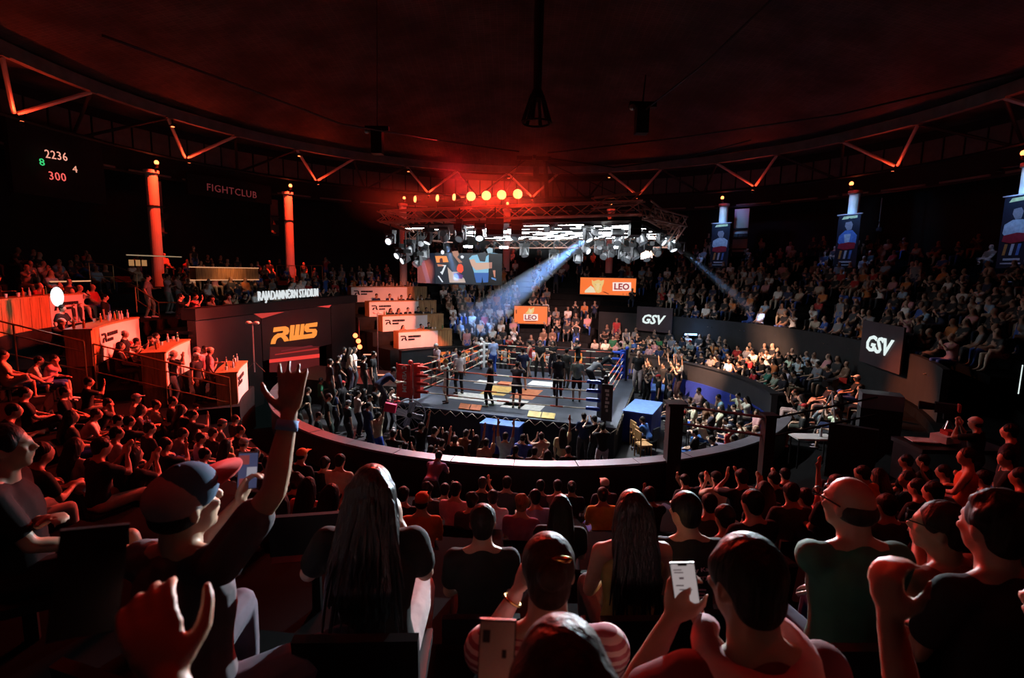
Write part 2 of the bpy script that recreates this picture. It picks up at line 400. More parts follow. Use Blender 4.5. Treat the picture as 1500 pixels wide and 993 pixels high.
for px, py, sx, sy, m in ((690, 581, 1.5, 1.1, 'print_white'), (730, 572, 1.0, 1.6, 'print_yellow'), (742, 589, 1.5, .9, 'print_white'), (772, 577, .9, 1.7, 'print_orange'), (766, 595, 1.5, .8, 'print_white'), (797, 562, 1.3, .9, 'print_white'), (742, 562, .8, .8, 'print_orange'), (712, 560, .9, .7, 'print_white')):
    x, y = ring_xy(px, py); prt(x, y, sx, sy, m)
h = RS/2
zz = []
for k in range(40):                                       # laced edge of the canvas on the two near sides
    zz.append((-HP+k*2*HP/39, -HP-.012, ZC-.03 if k % 2 else ZC-.20))
MB().path(zz, .014, 4).build('canvas_lacing', M['trim_gold'], ring)
MB().path([(HP+.012, -q[0]*-1, q[2]) for q in zz], .014, 4).build('canvas_lacing', M['trim_gold'], ring)
padm = {(-1, -1): 'pad_red', (-1, 1): 'pad_white', (1, 1): 'pad_blue', (1, -1): 'pad_black'}
for (sx, sy), pm_ in padm.items():
    q = MB().tube((sx*(h+.12), sy*(h+.12), ZC), (sx*(h+.12), sy*(h+.12), ZC+1.45), .06, .06, 12).build('post', M['steel_dark'], ring)
    c = Matrix.Rotation(math.pi/4*(1 if sx*sy > 0 else -1), 3, 'Z')
    MB().box((sx*(h-.04), sy*(h-.04), ZC+.78), (.24, .12, 1.3), c).build('corner_pad', M[pm_], q)
    MB().ell((sx*(h+.12), sy*(h+.12), ZC+1.50), (.09, .09, .09)).build('post_cap', M[pm_], q, smooth=True)
    for kk in range(4):
        zr_ = ZC+.40+.30*kk
        for ax in (0, 1):                                   # turnbuckle cushions
            e = [sx*(h-.02), sy*(h-.02), zr_]; f_ = list(e); f_[ax] -= (sx, sy)[ax]*.5
            MB().tube(e, f_, .075, .06, 8).build('turnbuckle_pad', M['pad_red' if (sx, sy) == (-1, -1) else 'pad_blue' if sx > 0 else 'pad_white'], q)
for kk in range(4):
    z = ZC+.40+.30*kk
    for (a, b) in (((-1, -1), (1, -1)), ((1, -1), (1, 1)), ((1, 1), (-1, 1)), ((-1, 1), (-1, -1))):
        p, q = Vector((a[0]*h, a[1]*h, z)), Vector((b[0]*h, b[1]*h, z))
        pts = [p.lerp(q, t/8)-Vector((0, 0, .05*math.sin(math.pi*t/8))) for t in range(9)]
        o = MB().path(pts, .023, 6).build('rope', M['rope_red' if kk in (1, 3) else 'rope_white'], ring)
        for t in (.22, .5, .78):
            c_ = p.lerp(q, t)-Vector((0, 0, .05*math.sin(math.pi*t))); d_ = (q-p).normalized()*.22
            MB().tube(c_-d_, c_+d_, .028, .028, 6).build('rope_wrap', M['trim_gold' if kk % 2 else 'rope_red'], o)
for ax, s in ((0, -1), (0, 1), (1, -1), (1, 1)):
    for t in (-.31, -.25, .28):
        c_ = [0, 0, ZC+.85]; c_[ax] = t*RS; c_[1-ax] = s*h
        if t == -.25 and ax == 0: continue
        MB().box(c_, (.07, .03, 1.0) if ax == 0 else (.03, .07, 1.0)).build('rope_spacer', M['pad_black'], ring)
# red corner banner with the maker's lettering, and the black pad of the opposite corner
bn = empty('corner_banner', RC+Matrix.Rotation(RROT, 3, 'Z') @ Vector((-h-.32, -h-.22, ZC)), RROT-.05); tag(bn, 'red hanging corner banner with vertical white lettering on two stands', 'banner')
MB().box((0, 0, .80), (.56, .07, 1.22)).build('cloth', M['pad_red'], bn)
for s in (-1, 1):
    MB().tube((s*.32, 0, 0), (s*.32, 0, 1.45), .02).build('stand', M['pad_red'], bn); MB().tube((s*.32, 0, 0), (s*.32, 0, .03), .13, .10, 10).build('stand_foot', M['pad_red'], bn)
text('VENUM', M['print_white'], bn, parent_world(bn) @ Matrix.Translation((-.06, -.045, 1.2)) @ Matrix.Rotation(math.pi/2, 4, 'X') @ Matrix.Rotation(-math.pi/2, 4, 'Z'), .80, .17, bold=.02)
text('C', M['print_white'], bn, parent_world(bn) @ Matrix.Translation((-.09, -.045, 1.38)) @ Matrix.Rotation(math.pi/2, 4, 'X') @ Matrix.Rotation(-math.pi/2, 4, 'Z'), .13, .22, bold=.03)
bp_ = empty('corner_cushion', RC+Matrix.Rotation(RROT, 3, 'Z') @ Vector((h+.20, -h-.20, ZC)), RROT); tag(bp_, 'tall black corner cushion with a column of white marks', 'cushion')
MB().box((0, -.04, .72), (.34, .14, 1.2)).build('cushion_body', M['pad_black'], bp_)
for k_ in range(6): MB().box((-.01+.02*(k_ % 2), -.114, 1.12-.13*k_), (.13-.03*(k_ % 3), .008, .085)).build('white_mark', M['print_white'], bp_)
# small signs on the apron
def apron_sign(px, py, wd, m_, label):
    x, y = ring_xy(px, py); e = empty('apron_sign', RC+Matrix.Rotation(RROT, 3, 'Z') @ Vector((x, y, ZC)), RROT); tag(e, label, 'sign')
    for s in (-1, 1):
        MB().box((s*wd/4, 0, .095), (wd/2-.03, .05, .24), Matrix.Rotation(-.95, 3, 'X')).build('board', M[m_], e)
    return e
e = apron_sign(689, 600, .85, 'print_orange', 'pair of orange boards with white marks on the ring apron')
for s in (-1, 1): MB().prism([(s*.21-.08, 0), (s*.21+.08, 0), (s*.21+.02, .13), (s*.21-.02, .13)], .028, .034).build('mark', M['print_white'], e).matrix_basis = Matrix.Translation((0, -.05, .03)) @ Matrix.Rotation(math.pi/2-.95, 4, 'X')
e = apron_sign(793, 612, .95, 'sign_yellow', 'pair of yellow boards with dark marks on the ring apron')
for s in (-1, 1): MB().prism([(s*.23-.15, .03), (s*.23+.15, .03), (s*.23+.15, .07), (s*.23-.15, .07)], .028, .034).build('mark', M['mark_black'], e).matrix_basis = Matrix.Translation((0, -.05, .03)) @ Matrix.Rotation(math.pi/2-.95, 4, 'X')

# ================================================================== lighting rig over the ring
mat('truss_paint', (.60, .30, .22), .4, .5, var=.15)
rig = empty('lighting_rig', (0, 0, 0)); tag(rig, 'square lighting rig of lattice trusses hung above the ring', 'lighting rig')
def truss(p, q, sz=.42, mt='truss_paint', step=.62):
    p, q = Vector(p), Vector(q); d = (q-p); Lg = d.length; d.normalize(); side = d.cross(Vector((0, 0, 1))).normalized()*sz/2; up = Vector((0, 0, sz/2))
    t = empty('truss', p, 0, rig)
    off = [side+up, side-up, -side-up, -side+up]
    for o in off: rod('chord', p+o, q+o, .032, M[mt], t, 6)
    n = max(2, round(Lg/step))
    for a, b in ((0, 1), (2, 3), (1, 2)):
        for i in range(n):
            u, v_ = p.lerp(q, i/n), p.lerp(q, (i+1)/n)
            rod('brace', u+off[a if i % 2 else b], v_+off[b if i % 2 else a], .018, M[mt], t, 5)
    return t
A_, D_ = Vector((-5.9, .4, 8.1)), Vector((3.5, -3.9, 8.1)); nv = Vector((.417, .91, 0))*9.0
B_, C_ = A_+nv, D_+nv; dz = Vector((0, 0, -.6))
truss(A_, D_); truss(D_, C_); truss(A_, B_); truss(B_+dz, C_+dz); truss(A_+dz*.9+nv*.18, A_+dz*.9+nv*.55, .4)
E_ = at_d(1000, 325, 20.3); truss(D_+Vector((.2, .2, -.15)), E_, .36); truss(E_, E_+Vector((-.1, .9, -.55)), .3); truss(at_d(958, 350, 23), at_d(990, 346, 23.2), .34)
truss(at_d(868, 297, 17.2), at_d(936, 291, 17.4), .34); truss(at_d(557, 317, 21.6), at_d(602, 333, 20.8), .36)
def on_line(px, P, Q, z):
    d = ray(px, 400); n2 = Vector((-d.y, d.x)); c0 = n2.dot(Vector((P.x-CAM.x, P.y-CAM.y))); c1 = n2.dot(Vector((Q.x-CAM.x, Q.y-CAM.y)))
    t = c0/(c0-c1); v_ = P.lerp(Q, t); v_.z = z; return v_
# hoist hub, hanging chains, central pole with its tripod foot
hb = empty('hoist_hub', (at_d(782, 232, 20.5))); tag(hb, 'dark hoist cross hanging over the rig with chains', 'hoist')
hz = hb.location.z
MB().box((0, 0, 0), (1.3, .12, .14)).build('cross_bar', M['black_metal'], hb); MB().box((0, 0, -.05), (.12, 1.1, .12)).build('cross_bar', M['black_metal'], hb)
for sx, tgt in ((-.5, A_.lerp(D_, .5)), (.5, B_.lerp(C_, .5)), (.3, C_.lerp(D_, .5)), (-.3, A_.lerp(B_, .5))):
    rod('chain', hb.location+Vector((sx, 0, -.05)), tgt+Vector((0, 0, .2)), .018, M['cable_black'], hb)
MB().tube((.45, 0, -.1), (.62, .3, -2.2), .09, .09).build('cable_bundle', M['cable_black'], hb)
MB().box((.1, 0, -.55), (.22, .22, .45)).build('motor', M['black_metal'], hb)
pl_ = empty('roof_pole', at_d(787, 135, 20.7)); tag(pl_, 'black pole hanging from the roof apex with a flared tripod cage', 'pole')
z0 = 17.5-pl_.location.z
MB().tube((0, 0, -.05), (0, 0, z0), .16, .20, 12).build('shaft', M['cable_black'], pl_)
MB().tube((0, 0, -.28), (0, 0, .06), .32, .20, 12).build('hub', M['cable_black'], pl_)
for i in range(6):
    a = i*math.pi/3+.2; MB().tube((.22*math.cos(a), .22*math.sin(a), -.1), (.55*math.cos(a), .55*math.sin(a), -1.12), .06, .08, 6).build('cage_leg', M['cable_black'], pl_)
MB().path([(.55*math.cos(i*math.pi/12), .55*math.sin(i*math.pi/12), -1.12) for i in range(25)], .04, 5).build('cage_ring', M['cable_black'], pl_)
for i, (pts, lab) in enumerate((([(760, 222, 20.3), (640, 205, 17.5), (500, 182, 14), (330, 118, 11), (150, 52, 9)], 'thin black cable strung from the hoist to the roof over the desks'), ([(803, 224, 20.3), (1000, 201, 17), (1233, 167, 13), (1500, 104, 10)], 'thin black cable strung from the hoist to the roof over the upper tier'), ([(806, 232, 20.4), (900, 245, 21), (1000, 232, 20), (1100, 205, 18)], 'slack black cable looping beside the hoist'), ([(940, 165, 15), (1030, 95, 13), (1150, -20, 11)], 'black cable carrying the hanging camera pod'))):
    tag(MB().path([at_d(*p) for p in pts], .025, 5).build('cable', M['cable_black']), lab, 'cable')
for px, py, ds, lab in ((940, 176, 15, 'black camera pod hanging under the roof beside the pole'), (553, 208, 17, 'black camera pod hanging under the roof above the desks')):
    e = empty('camera_pod', at_d(px, py, ds)); tag(e, lab, 'camera')
    MB().box((0, 0, 0), (.34, .34, .75)).build('body', M['black_plastic'], e); MB().box((0, 0, .40), (.75, .2, .14)).build('crossbar', M['black_metal'], e)
    MB().ell((-.30, -.12, .30), (.09, .09, .09)).build('camera_head', M['aluminium'], e, smooth=True); MB().tube((0, 0, .4), (.05, 0, 1.2 if px > 900 else 4.2), .02).build('hanger', M['cable_black'], e)
# LED ceiling: staggered glowing panels in a dark frame
led = empty('led_ceiling', (A_+B_+C_+D_)/4+Vector((0, 0, -.42)), math.atan2((D_-A_).y, (D_-A_).x)); tag(led, 'ceiling of staggered glowing white light panels inside the rig', 'light panel')
MB().box((0, 0, .10), (9.4, 8.2, .06)).build('backing', M['black_metal'], led)
lm = MB().box((0, 0, 0), (.92, .20, .05)).mesh('glow_panel'); lm.materials.append(M['black_metal']); lm.materials.append(M['led_white'])
for p_ in lm.polygons: p_.material_index = 1 if p_.normal.z < -.9 else 0
for j in range(12):
    for i in range(7):
        if rnd.random() < .28: continue
        link('glow_panel', lm, None, led, (-4.05+i*1.33+(.45 if j % 2 else 0)-.1, -3.75+j*.68, .02))
# audience blinders on the near truss
bl = None
for i, px in enumerate((609, 641, 665, 689, 711, 733, 756)):
    p = on_line(px, A_, D_, 8.1+.62)
    e = empty('blinder_lamp', p, 0); tag(e, 'round glowing red blinder lamp standing on the top truss', 'lamp', 'row of red blinder lamps on the rig')
    rr = .17 if i > 2 else .13
    aim = Vector((px-680, -600, 0)).normalized() if i > 2 else Vector((-.85, -.5, 0))
    q = aim.to_track_quat('Y', 'Z').to_matrix()
    MB().tube(q @ Vector((0, -.22, 0)), q @ Vector((0, .0, 0)), .10, rr+.03, 14).build('housing', M['black_metal'], e)
    MB().tube(q @ Vector((0, .0, 0)), q @ Vector((0, .03, 0)), rr, rr*.9, 14).build('lens', M['lamp_warm'], e)
    MB().tube((0, 0, -.36), (0, 0, -.12), .025).build('yoke', M['black_metal'], e)
    tg = p+aim*10+Vector((0, 0, -3.4))
    lamp('SPOT', p+aim*.08, RED if i % 2 else (1, .05, .02), 2900 if i > 2 else 6000, e, aim=tg, angle=88 if i > 2 else 78, blend=.9, size=.14)
# moving heads
def moving_head(loc, yaw, pitch, label, group=None, s=1., lens='lens_cool', drop=.5):
    e = empty('moving_head', loc, yaw); tag(e, label, 'stage light', group)
    MB().box((0, 0, .30*s), (.34*s, .30*s, .14*s)).build('base', MH['b'], e)
    MB().tube((0, 0, .36*s), (0, 0, .36*s+drop), .025).build('hanger', M['black_metal'], e)
    y = MB(); y.box((0, 0, .21*s), (.36*s, .12*s, .05*s)); y.box((-.18*s, 0, .05*s), (.04*s, .10*s, .32*s)); y.box((.18*s, 0, .05*s), (.04*s, .10*s, .32*s)); y.build('yoke', MH['w'], e)
    c, sn = math.cos(pitch), math.sin(pitch); dv = Vector((0, c, -sn))
    hd = MB().tube(-dv*.16*s, dv*.16*s, .12*s, .15*s, 14).build('head', MH['w'], e)
    MB().tube(dv*.16*s, dv*.175*s, .12*s, .11*s, 14).build('lens', M[lens], hd)
    return e
MH = {'b': M['black_metal'], 'w': mat('fixture_grey', (.16, .16, .17), .4, .4)}
heads = [(585, 372, 22.5, 'AB'), (600, 366, 22, 'AB'), (612, 384, 22, 'AB'), (621, 373, 22.5, 'AB'), (768, 370, 25, ''), (811, 379, 25, ''), (847, 379, 25, ''), (858, 366, 25, ''), (886, 374, 25, ''), (897, 370, 26, ''), (913, 375, 23, ''), (922, 378, 22, ''), (905, 352, 22, ''), (930, 372, 21, ''), (947, 375, 21.5, ''), (961, 369, 21.5, ''), (940, 350, 20, ''), (985, 361, 22.3, ''), (674, 346, 19.5, 'dark'), (756, 343, 19.5, 'dark'), (805, 332, 19.5, 'dark')]
for i, (px, py, ds, kd) in enumerate(heads):
    loc = at_d(px, py, ds); wh = 'beside the video screen' if px < 700 else 'under the far truss' if px < 900 else 'under the outrigger truss'
    moving_head(loc, rnd.uniform(2.2, 4.0), rnd.uniform(.3, 1.3), 'silver moving head stage light hanging '+wh if kd != 'dark' else 'moving head stage light hanging in front of the glowing panels', 'moving heads '+wh if kd != 'dark' else 'moving heads before the glowing panels', 1.15, lens='lens_bright' if i in (0, 7, 17) else 'lens_cool', drop=max(.15, 7.9-loc.z-.5))
for px, py, ds, sz in ((686, 361, 26.5, .5), (738, 362, 26.5, .5), (905, 362, 25, .45), (889, 342, 21, .4)):
    e = empty('flood_light', at_d(px, py, ds)); tag(e, 'flat white flood light bar under the far side of the rig', 'lamp', 'flood bars under the rig')
    MB().box((0, 0, 0), (sz, .16, .14)).build('housing', M['black_metal'], e); MB().box((0, -.085, -.01), (sz-.05, .012, .10)).build('lens', M['led_white'], e); MB().tube((0, 0, .07), (0, 0, .6), .02).build('hanger', M['black_metal'], e)
for px, py, ds, wd, ht in ((725, 333, 18.7, .62, .62), (757, 334, 19.1, .40, .55), (673, 331, 19.3, .22, .5), (930, 331, 17.6, .36, .70), (905, 330, 20, .45, .8)):
    e = empty('rig_speaker', at_d(px, py, ds)); tag(e, 'black loudspeaker cluster hanging from the rig', 'loudspeaker', 'loudspeakers hanging from the rig')
    for k in range(3): MB().box((0, 0, ht/3*(1-k)), (wd, .4, ht/3-.02), Matrix.Rotation(-.08*k, 3, 'X')).build('cabinet', M['black_plastic'], e)
    MB().tube((0, 0, ht/2), (0, 0, ht/2+.4), .02).build('hanger', M['black_metal'], e)
# beam lights and the haze their light hangs in
hz_m = bpy.data.materials.new('haze'); hz_m.use_nodes = True; N = hz_m.node_tree.nodes; L = hz_m.node_tree.links; N.remove(N['Principled BSDF'])
vs = N.new('ShaderNodeVolumeScatter'); vs.inputs['Density'].default_value = .085; vs.inputs['Anisotropy'].default_value = .2; L.new(vs.outputs[0], N['Material Output'].inputs['Volume']); M['haze'] = hz_m
def beam(loc, tgt, ang, power, col, label, r0=.10, reach=1., lens='lamp_white'):
    loc, tgt = Vector(loc), Vector(tgt); d = (tgt-loc).normalized()
    yaw = math.atan2(-d.x, d.y); e = moving_head(loc, yaw, math.asin(-d.z), label, None, 1.2, lens, drop=.3)
    src = loc+d*.26
    lamp('SPOT', src, col, power, e, aim=tgt, angle=ang, blend=.35, size=.05)
    Lg = (tgt-src).length*reach; q = d.to_track_quat('Z', 'Y')
    ra = .12; rb = ra+math.tan(R_(ang/2))*Lg*1.02
    h_ = MB().rings([[src+d*(.02+Lg*t)+q @ Vector(((ra+(rb-ra)*t)*math.cos(k*math.pi/10), (ra+(rb-ra)*t)*math.sin(k*math.pi/10), 0)) for k in range(20)] for t in (0, .5, 1)]).build('beam_haze', M['haze'])
    tag(h_, 'hazy shaft of light from the '+label, 'haze', kind='stuff'); return e
b1 = at_d(868, 343, 20); b2 = at_d(650, 346, 21.5); b3 = at_d(997, 364, 22.5)
beam(b1, at_R(690, 478, 12.5), 9, 75000, (.13, .36, 1.0), 'brilliant white moving head aiming across the ring', reach=.97)
beam(b2, at_R(693, 488, 10.0), 5.0, 15000, (.16, .40, 1.0), 'white moving head beside the red lattice end', reach=.97, lens='lamp_white')
beam(b3, at_R(1120, 470, 14), 4, 8000, (.20, .45, 1.0), 'moving head at the outrigger aiming at the upper tier', reach=.8, lens='lens_cool')

# ================================================================== hanging video screen
scr = empty('video_screen', at_d(686, 394, 24.5)); tag(scr, 'hanging video cube showing two people in a boxing ring', 'screen')
def pic(name, col, s=1.): return glow('pic_'+name, col, s)
o = scr.location; PS = Plane(o, (1, 0.05, 0))
MB().box((0, .16, 0), (3.18, .28, 1.5)).build('cabinet', M['black_plastic'], scr)
PS.rect('picture', -1.56, -.72, 1.5, .72, 0, .01, pic('back', (.010, .016, .028)), scr)
def Z(pts): return [(610+x/11.54, 360+y/11.54) for x, y in pts]
kp = 0
for nm, col, pts in (('orange', (.95, .30, .07), [(315, 172), (510, 172), (545, 275), (342, 285)]), ('maroon', (.09, .012, .012), [(395, 285), (392, 230), (415, 205), (440, 215), (452, 290)]), ('peach', (.60, .22, .13), [(350, 310), (470, 320), (465, 345), (365, 350)]),
        ('tan', (.42, .18, .11), [(600, 95), (700, 85), (720, 150), (690, 190), (780, 280), (720, 290), (620, 160)]), ('glove_red', (.90, .07, .02), [(690, 350), (710, 310), (760, 305), (790, 345), (795, 420), (760, 460), (700, 440), (680, 400)]), ('canvas', (.55, .42, .36), [(525, 360), (600, 440), (700, 440), (810, 560), (832, 622), (560, 622)]), ('glove_violet', (.10, .03, .20), [(630, 470), (700, 455), (790, 500), (775, 560), (680, 552), (640, 520)]),
        ('shirt', (.22, .50, .70), [(890, 215), (940, 165), (1030, 150), (1075, 260), (1160, 270), (1180, 180), (1260, 120), (1380, 130), (1385, 230), (1300, 300), (1225, 400), (1215, 462), (975, 455), (935, 330)]), ('dark', (.015, .02, .03), [(1040, 130), (1170, 100), (1180, 180), (1150, 260), (1080, 250)]), ('head', (.28, .42, .50), [(1185, 60), (1230, 25), (1290, 45), (1290, 110), (1210, 130)]), ('arm', (.62, .38, .28), [(895, 235), (975, 225), (1010, 290), (1230, 280), (1235, 385), (1010, 412), (935, 340)]), ('hand', (.46, .18, .13), [(1235, 280), (1340, 275), (1385, 330), (1360, 370), (1240, 385)]), ('jeans', (.03, .12, .42), [(970, 455), (1222, 455), (1212, 615), (1130, 622), (1110, 520), (1100, 622), (1010, 622)]), ('white', (.75, .80, .85), [(425, 330), (505, 325), (440, 490), (400, 445), (430, 430), (470, 345)]), ('white', (.75, .80, .85), [(360, 510), (380, 505), (455, 612), (435, 618)]), ('peach', (.85, .40, .20), [(1290, 415), (1350, 412), (1340, 545), (1312, 520)]), ('bluebar', (.10, .25, .60), [(1265, 530), (1380, 570), (1375, 600), (1270, 560)]), ('lamp', (.9, .9, 1.0), [(415, 90), (440, 72), (470, 90), (468, 135), (440, 148), (415, 130)]), ('lamp2', (.8, .85, .95), [(745, 175), (775, 160), (805, 180), (790, 215), (755, 210)])):
    PS.trace('picture_patch', Z(pts), .011, .014+.002*kp, pic(nm, col), scr); kp += 1
s2 = Plane(o+Vector((-1.75, .25, 0)), (.40, -.35, 0)); s2.rect('side_picture', -1.1, -.72, .25, .72, 0, .02, pic('side', (.006, .016, .032)), scr)
s2.poly('picture_patch', [(-.9, .4), (-.6, .45), (-.1, -.7), (-.4, -.7)], .02, .03, pic('sideblue', (.015, .06, .13)), scr)
for x in (-1.2, 1.2): MB().tube((x, .16, .72), (x, .16, 1.3), .02).build('hanger', M['black_metal'], scr)

# ================================================================== wash lights of the rig that reach the audience
def wash(px, py, ds, tgt, col, power, ang, label, group):
    loc = at_d(px, py, ds); d = (V3(tgt)-loc).normalized(); e = moving_head(loc, math.atan2(-d.x, d.y), math.asin(-d.z), label, group, 1.1, 'lens_bright', drop=max(.15, 7.9-loc.z-.5))
    lamp('SPOT', loc+d*.25, col, power, e, aim=tgt, angle=ang, blend=.8, size=.10); return e
V3 = Vector
WG = 'wash lights on the rig'
wash(986, 352, 22.4, (-1.1, -18.9, 5.0), (.80, .93, 1.0), 95000, 13, 'moving head washing the near terrace with white light', WG)
wash(938, 362, 21.0, pol(11.4, 57, 1.9), (1.0, .50, .30), 46000, 58, 'moving head washing the lower tier with warm light', WG)
wash(968, 352, 21.2, pol(12.2, 110, 2.0), (1.0, .20, .06), 7000, 30, 'moving head washing the pale ledge with orange light', WG)
wash(877, 366, 25.0, pol(11.5, 14, 2.0), (1.0, .40, .32), 3800, 60, 'moving head washing the far tier with pink light', WG)
wash(616, 360, 22.4, pol(12.5, -33, 3.0), (1.0, .19, .10), 12000, 44, 'moving head washing the far sponsor desks with salmon light', WG)
wash(594, 380, 21.5, pol(12.6, -108, 2.5), (1.0, .12, .075), 10500, 36, 'moving head washing the stair rail desks with salmon light', WG)
wash(572, 352, 21.0, (-9.6, -10.8, 2.6), (1.0, .042, .018), 21000, 54, 'moving head washing the terrace by the stair rail in red', WG)
wash(702, 344, 18.6, (-1.2, -7.6, .8), (.92, .96, 1.0), 4200, 78, 'added moving head whitening the ringside photographers', WG)  # this and the next two are added to whiten the ringside
wash(628, 350, 20.2, (-6.6, -2.4, .8), (.92, .96, 1.0), 3600, 70, 'added moving head whitening the people beside the ramp', WG)
wash(860, 346, 18.8, (5.6, -4.8, .6), (.94, .95, .95), 4200, 72, 'added moving head whitening the floor seats', WG)
u_ = empty('roof_uplight', A_.lerp(D_, .35)+V3((0, .3, .55))); tag(u_, 'red uplight on the rig tinting the roof boards', 'lamp'); MB().box((0, 0, 0), (.3, .2, .16)).build('housing', M['black_metal'], u_); MB().tube((0, 0, .08), (0, 0, .10), .07, .06, 10).build('lens', M['lamp_red'], u_); MB().tube((0, 0, -.3), (0, 0, -.05), .02).build('yoke', M['black_metal'], u_)
lamp('SPOT', u_.location+V3((0, 0, .16)), (1, .02, .025), 9000, u_, aim=(-5.5, -7, 16.5), angle=70, blend=1., size=.1)

hz2 = bpy.data.materials.new('rig_haze'); hz2.use_nodes = True; N = hz2.node_tree.nodes; L = hz2.node_tree.links; N.remove(N['Principled BSDF'])
vs = N.new('ShaderNodeVolumeScatter'); vs.inputs['Anisotropy'].default_value = .45; L.new(vs.outputs[0], N['Material Output'].inputs['Volume'])
tc = N.new('ShaderNodeTexCoord'); mp = N.new('ShaderNodeMapping'); mp.inputs['Scale'].default_value = (1/8.2, 1/8.2, 1/2.3); L.new(tc.outputs['Object'], mp.inputs['Vector'])
ln = N.new('ShaderNodeVectorMath'); ln.operation = 'LENGTH'; L.new(mp.outputs[0], ln.inputs[0]); mr = N.new('ShaderNodeMapRange'); mr.interpolation_type = 'SMOOTHSTEP'; mr.inputs['From Min'].default_value = 1.; mr.inputs['From Max'].default_value = .25; mr.inputs['To Min'].default_value = 0; mr.inputs['To Max'].default_value = .011; L.new(ln.outputs['Value'], mr.inputs['Value']); L.new(mr.outputs[0], vs.inputs['Density']); M['rig_haze'] = hz2   # thins out evenly from the middle
rh = MB().ell((0, 0, 0), (8.2, 8.2, 2.3), 28).build('rig_haze', M['rig_haze'], loc=(.4, .6, 8.7)); tag(rh, 'thin haze hanging around the lighting rig', 'haze', kind='stuff')
# ================================================================== walk-out facade between the desk blocks
FL, FR = Vector((-12.14, -2.21, 0)), Vector((-10.03, 9.83, 0)); fu = (FR-FL); FLEN = fu.length; fu.normalize()
mat('facade_black', (.020, .017, .017), .55, scale=1.2); mat('facade_dark', (.006, .006, .006), .7)
fac = empty('stage_facade', FL); tag(fac, 'long black walk-out facade with red screen graphics below the stadium lettering', 'stage set')
PF = Plane(FL, fu); FT = 4.45                       # the normal of this plane looks at the ring
def P4(name, u0, v0, u1, v1, w0, w1, m_): return PF.rect(name, u0, v0, u1, v1, w0, w1, M[m_], fac)
sgn = 1 if PF.n.x > 0 else -1
P4('wall_panel', 0, 0, 3.6, FT-.45, -.35*sgn, 0, 'facade_black'); P4('wall_panel', 3.65, 1.9, 9.4, FT-.45, -.35*sgn, 0, 'facade_black'); P4('wall_panel', 9.45, 0, FLEN, FT-.45, -.35*sgn, 0, 'facade_black')
P4('header_beam', -.1, FT-.42, FLEN+.1, FT, -.5*sgn, .10*sgn, 'facade_dark'); P4('doorway_back', 3.65, 0, 9.4, 1.88, -1.2*sgn, -1.1*sgn, 'facade_dark')
def F8(pts): return [(360+x/8.27, 425+y/8.27) for x, y in pts]
for nm, col, st, pts in (('letter', (1.0, .30, .045), 1.0, [(330, 508), (338, 452), (475, 437), (510, 455), (518, 495), (505, 530), (470, 545), (440, 520), (455, 505), (445, 490), (400, 496)]),
        ('letter', (1.0, .30, .045), 1.0, [(300, 653), (312, 600), (340, 555), (385, 525), (440, 520), (470, 545), (495, 570), (517, 612), (465, 622), (448, 590), (430, 572), (405, 570), (375, 585), (358, 615), (350, 650)]),
        ('letter', (1.0, .30, .045), 1.0, [(540, 425), (585, 421), (572, 550), (590, 548), (607, 418), (648, 414), (634, 545), (652, 542), (668, 412), (703, 408), (690, 540), (697, 590), (526, 613)]),
        ('letter', (1.0, .30, .045), 1.0, [(710, 440), (730, 408), (862, 388), (856, 440), (765, 447), (755, 455), (765, 470), (840, 468), (858, 495), (850, 545), (820, 575), (700, 590), (694, 540), (800, 525), (808, 515), (795, 505), (735, 510), (710, 490)]),
        ('screen_stripe', (.75, .05, .045), .9, [(760, 178), (1072, 135), (1000, 212), (800, 192)]), ('screen_stripe', (.16, .012, .02), .9, [(0, 205), (90, 180), (755, 165), (850, 195), (500, 205), (0, 255)]), ('screen_stripe', (.55, .04, .03), .9, [(95, 285), (460, 262), (330, 300), (190, 342)]),
        ('screen_field', (.10, .007, .007), .8, [(290, 690), (885, 680), (890, 992), (285, 992)]), ('screen_stripe', (.85, .045, .035), 1., [(285, 840), (885, 770), (885, 815), (285, 880)]), ('screen_stripe', (.42, .02, .018), .9, [(350, 775), (860, 700), (875, 716), (345, 788)]), ('screen_stripe', (.16, .012, .012), .9, [(420, 735), (790, 668), (810, 680), (420, 745)])):
    w = .02 if nm == 'screen_field' else .04
    PF.trace(nm, F8(pts), .001*sgn, w*sgn, glow('screen_%.2f' % col[0], col, st), fac)
u0, v0 = PF.uv(376, 444.5); u1, v1 = PF.uv(464, 441.0)
lt = empty('stadium_sign', FL+fu*u0+Vector((0, 0, FT+.01))); tag(lt, 'white art deco stadium name standing on the black facade header', 'sign')
q = parent_world(fac).copy(); m_ = PF.m.copy(); m_.translation = FL+fu*u0+Vector((0, 0, FT-.02))+PF.n*sgn*.06
text('RAJADAMNЄRN STADIUM', glow('sign_white', (.80, .86, .88), .85), lt, m_, u1-u0, .56, bold=.006, depth=.05)
MB().box(((fu*(u1-u0)).x/2, (fu*(u1-u0)).y/2, -.04), (.10, u1-u0, .04), Matrix.Rotation(-math.atan2(fu.x, fu.y), 3, 'Z')).build('base_bar', M['sign_white'], lt)
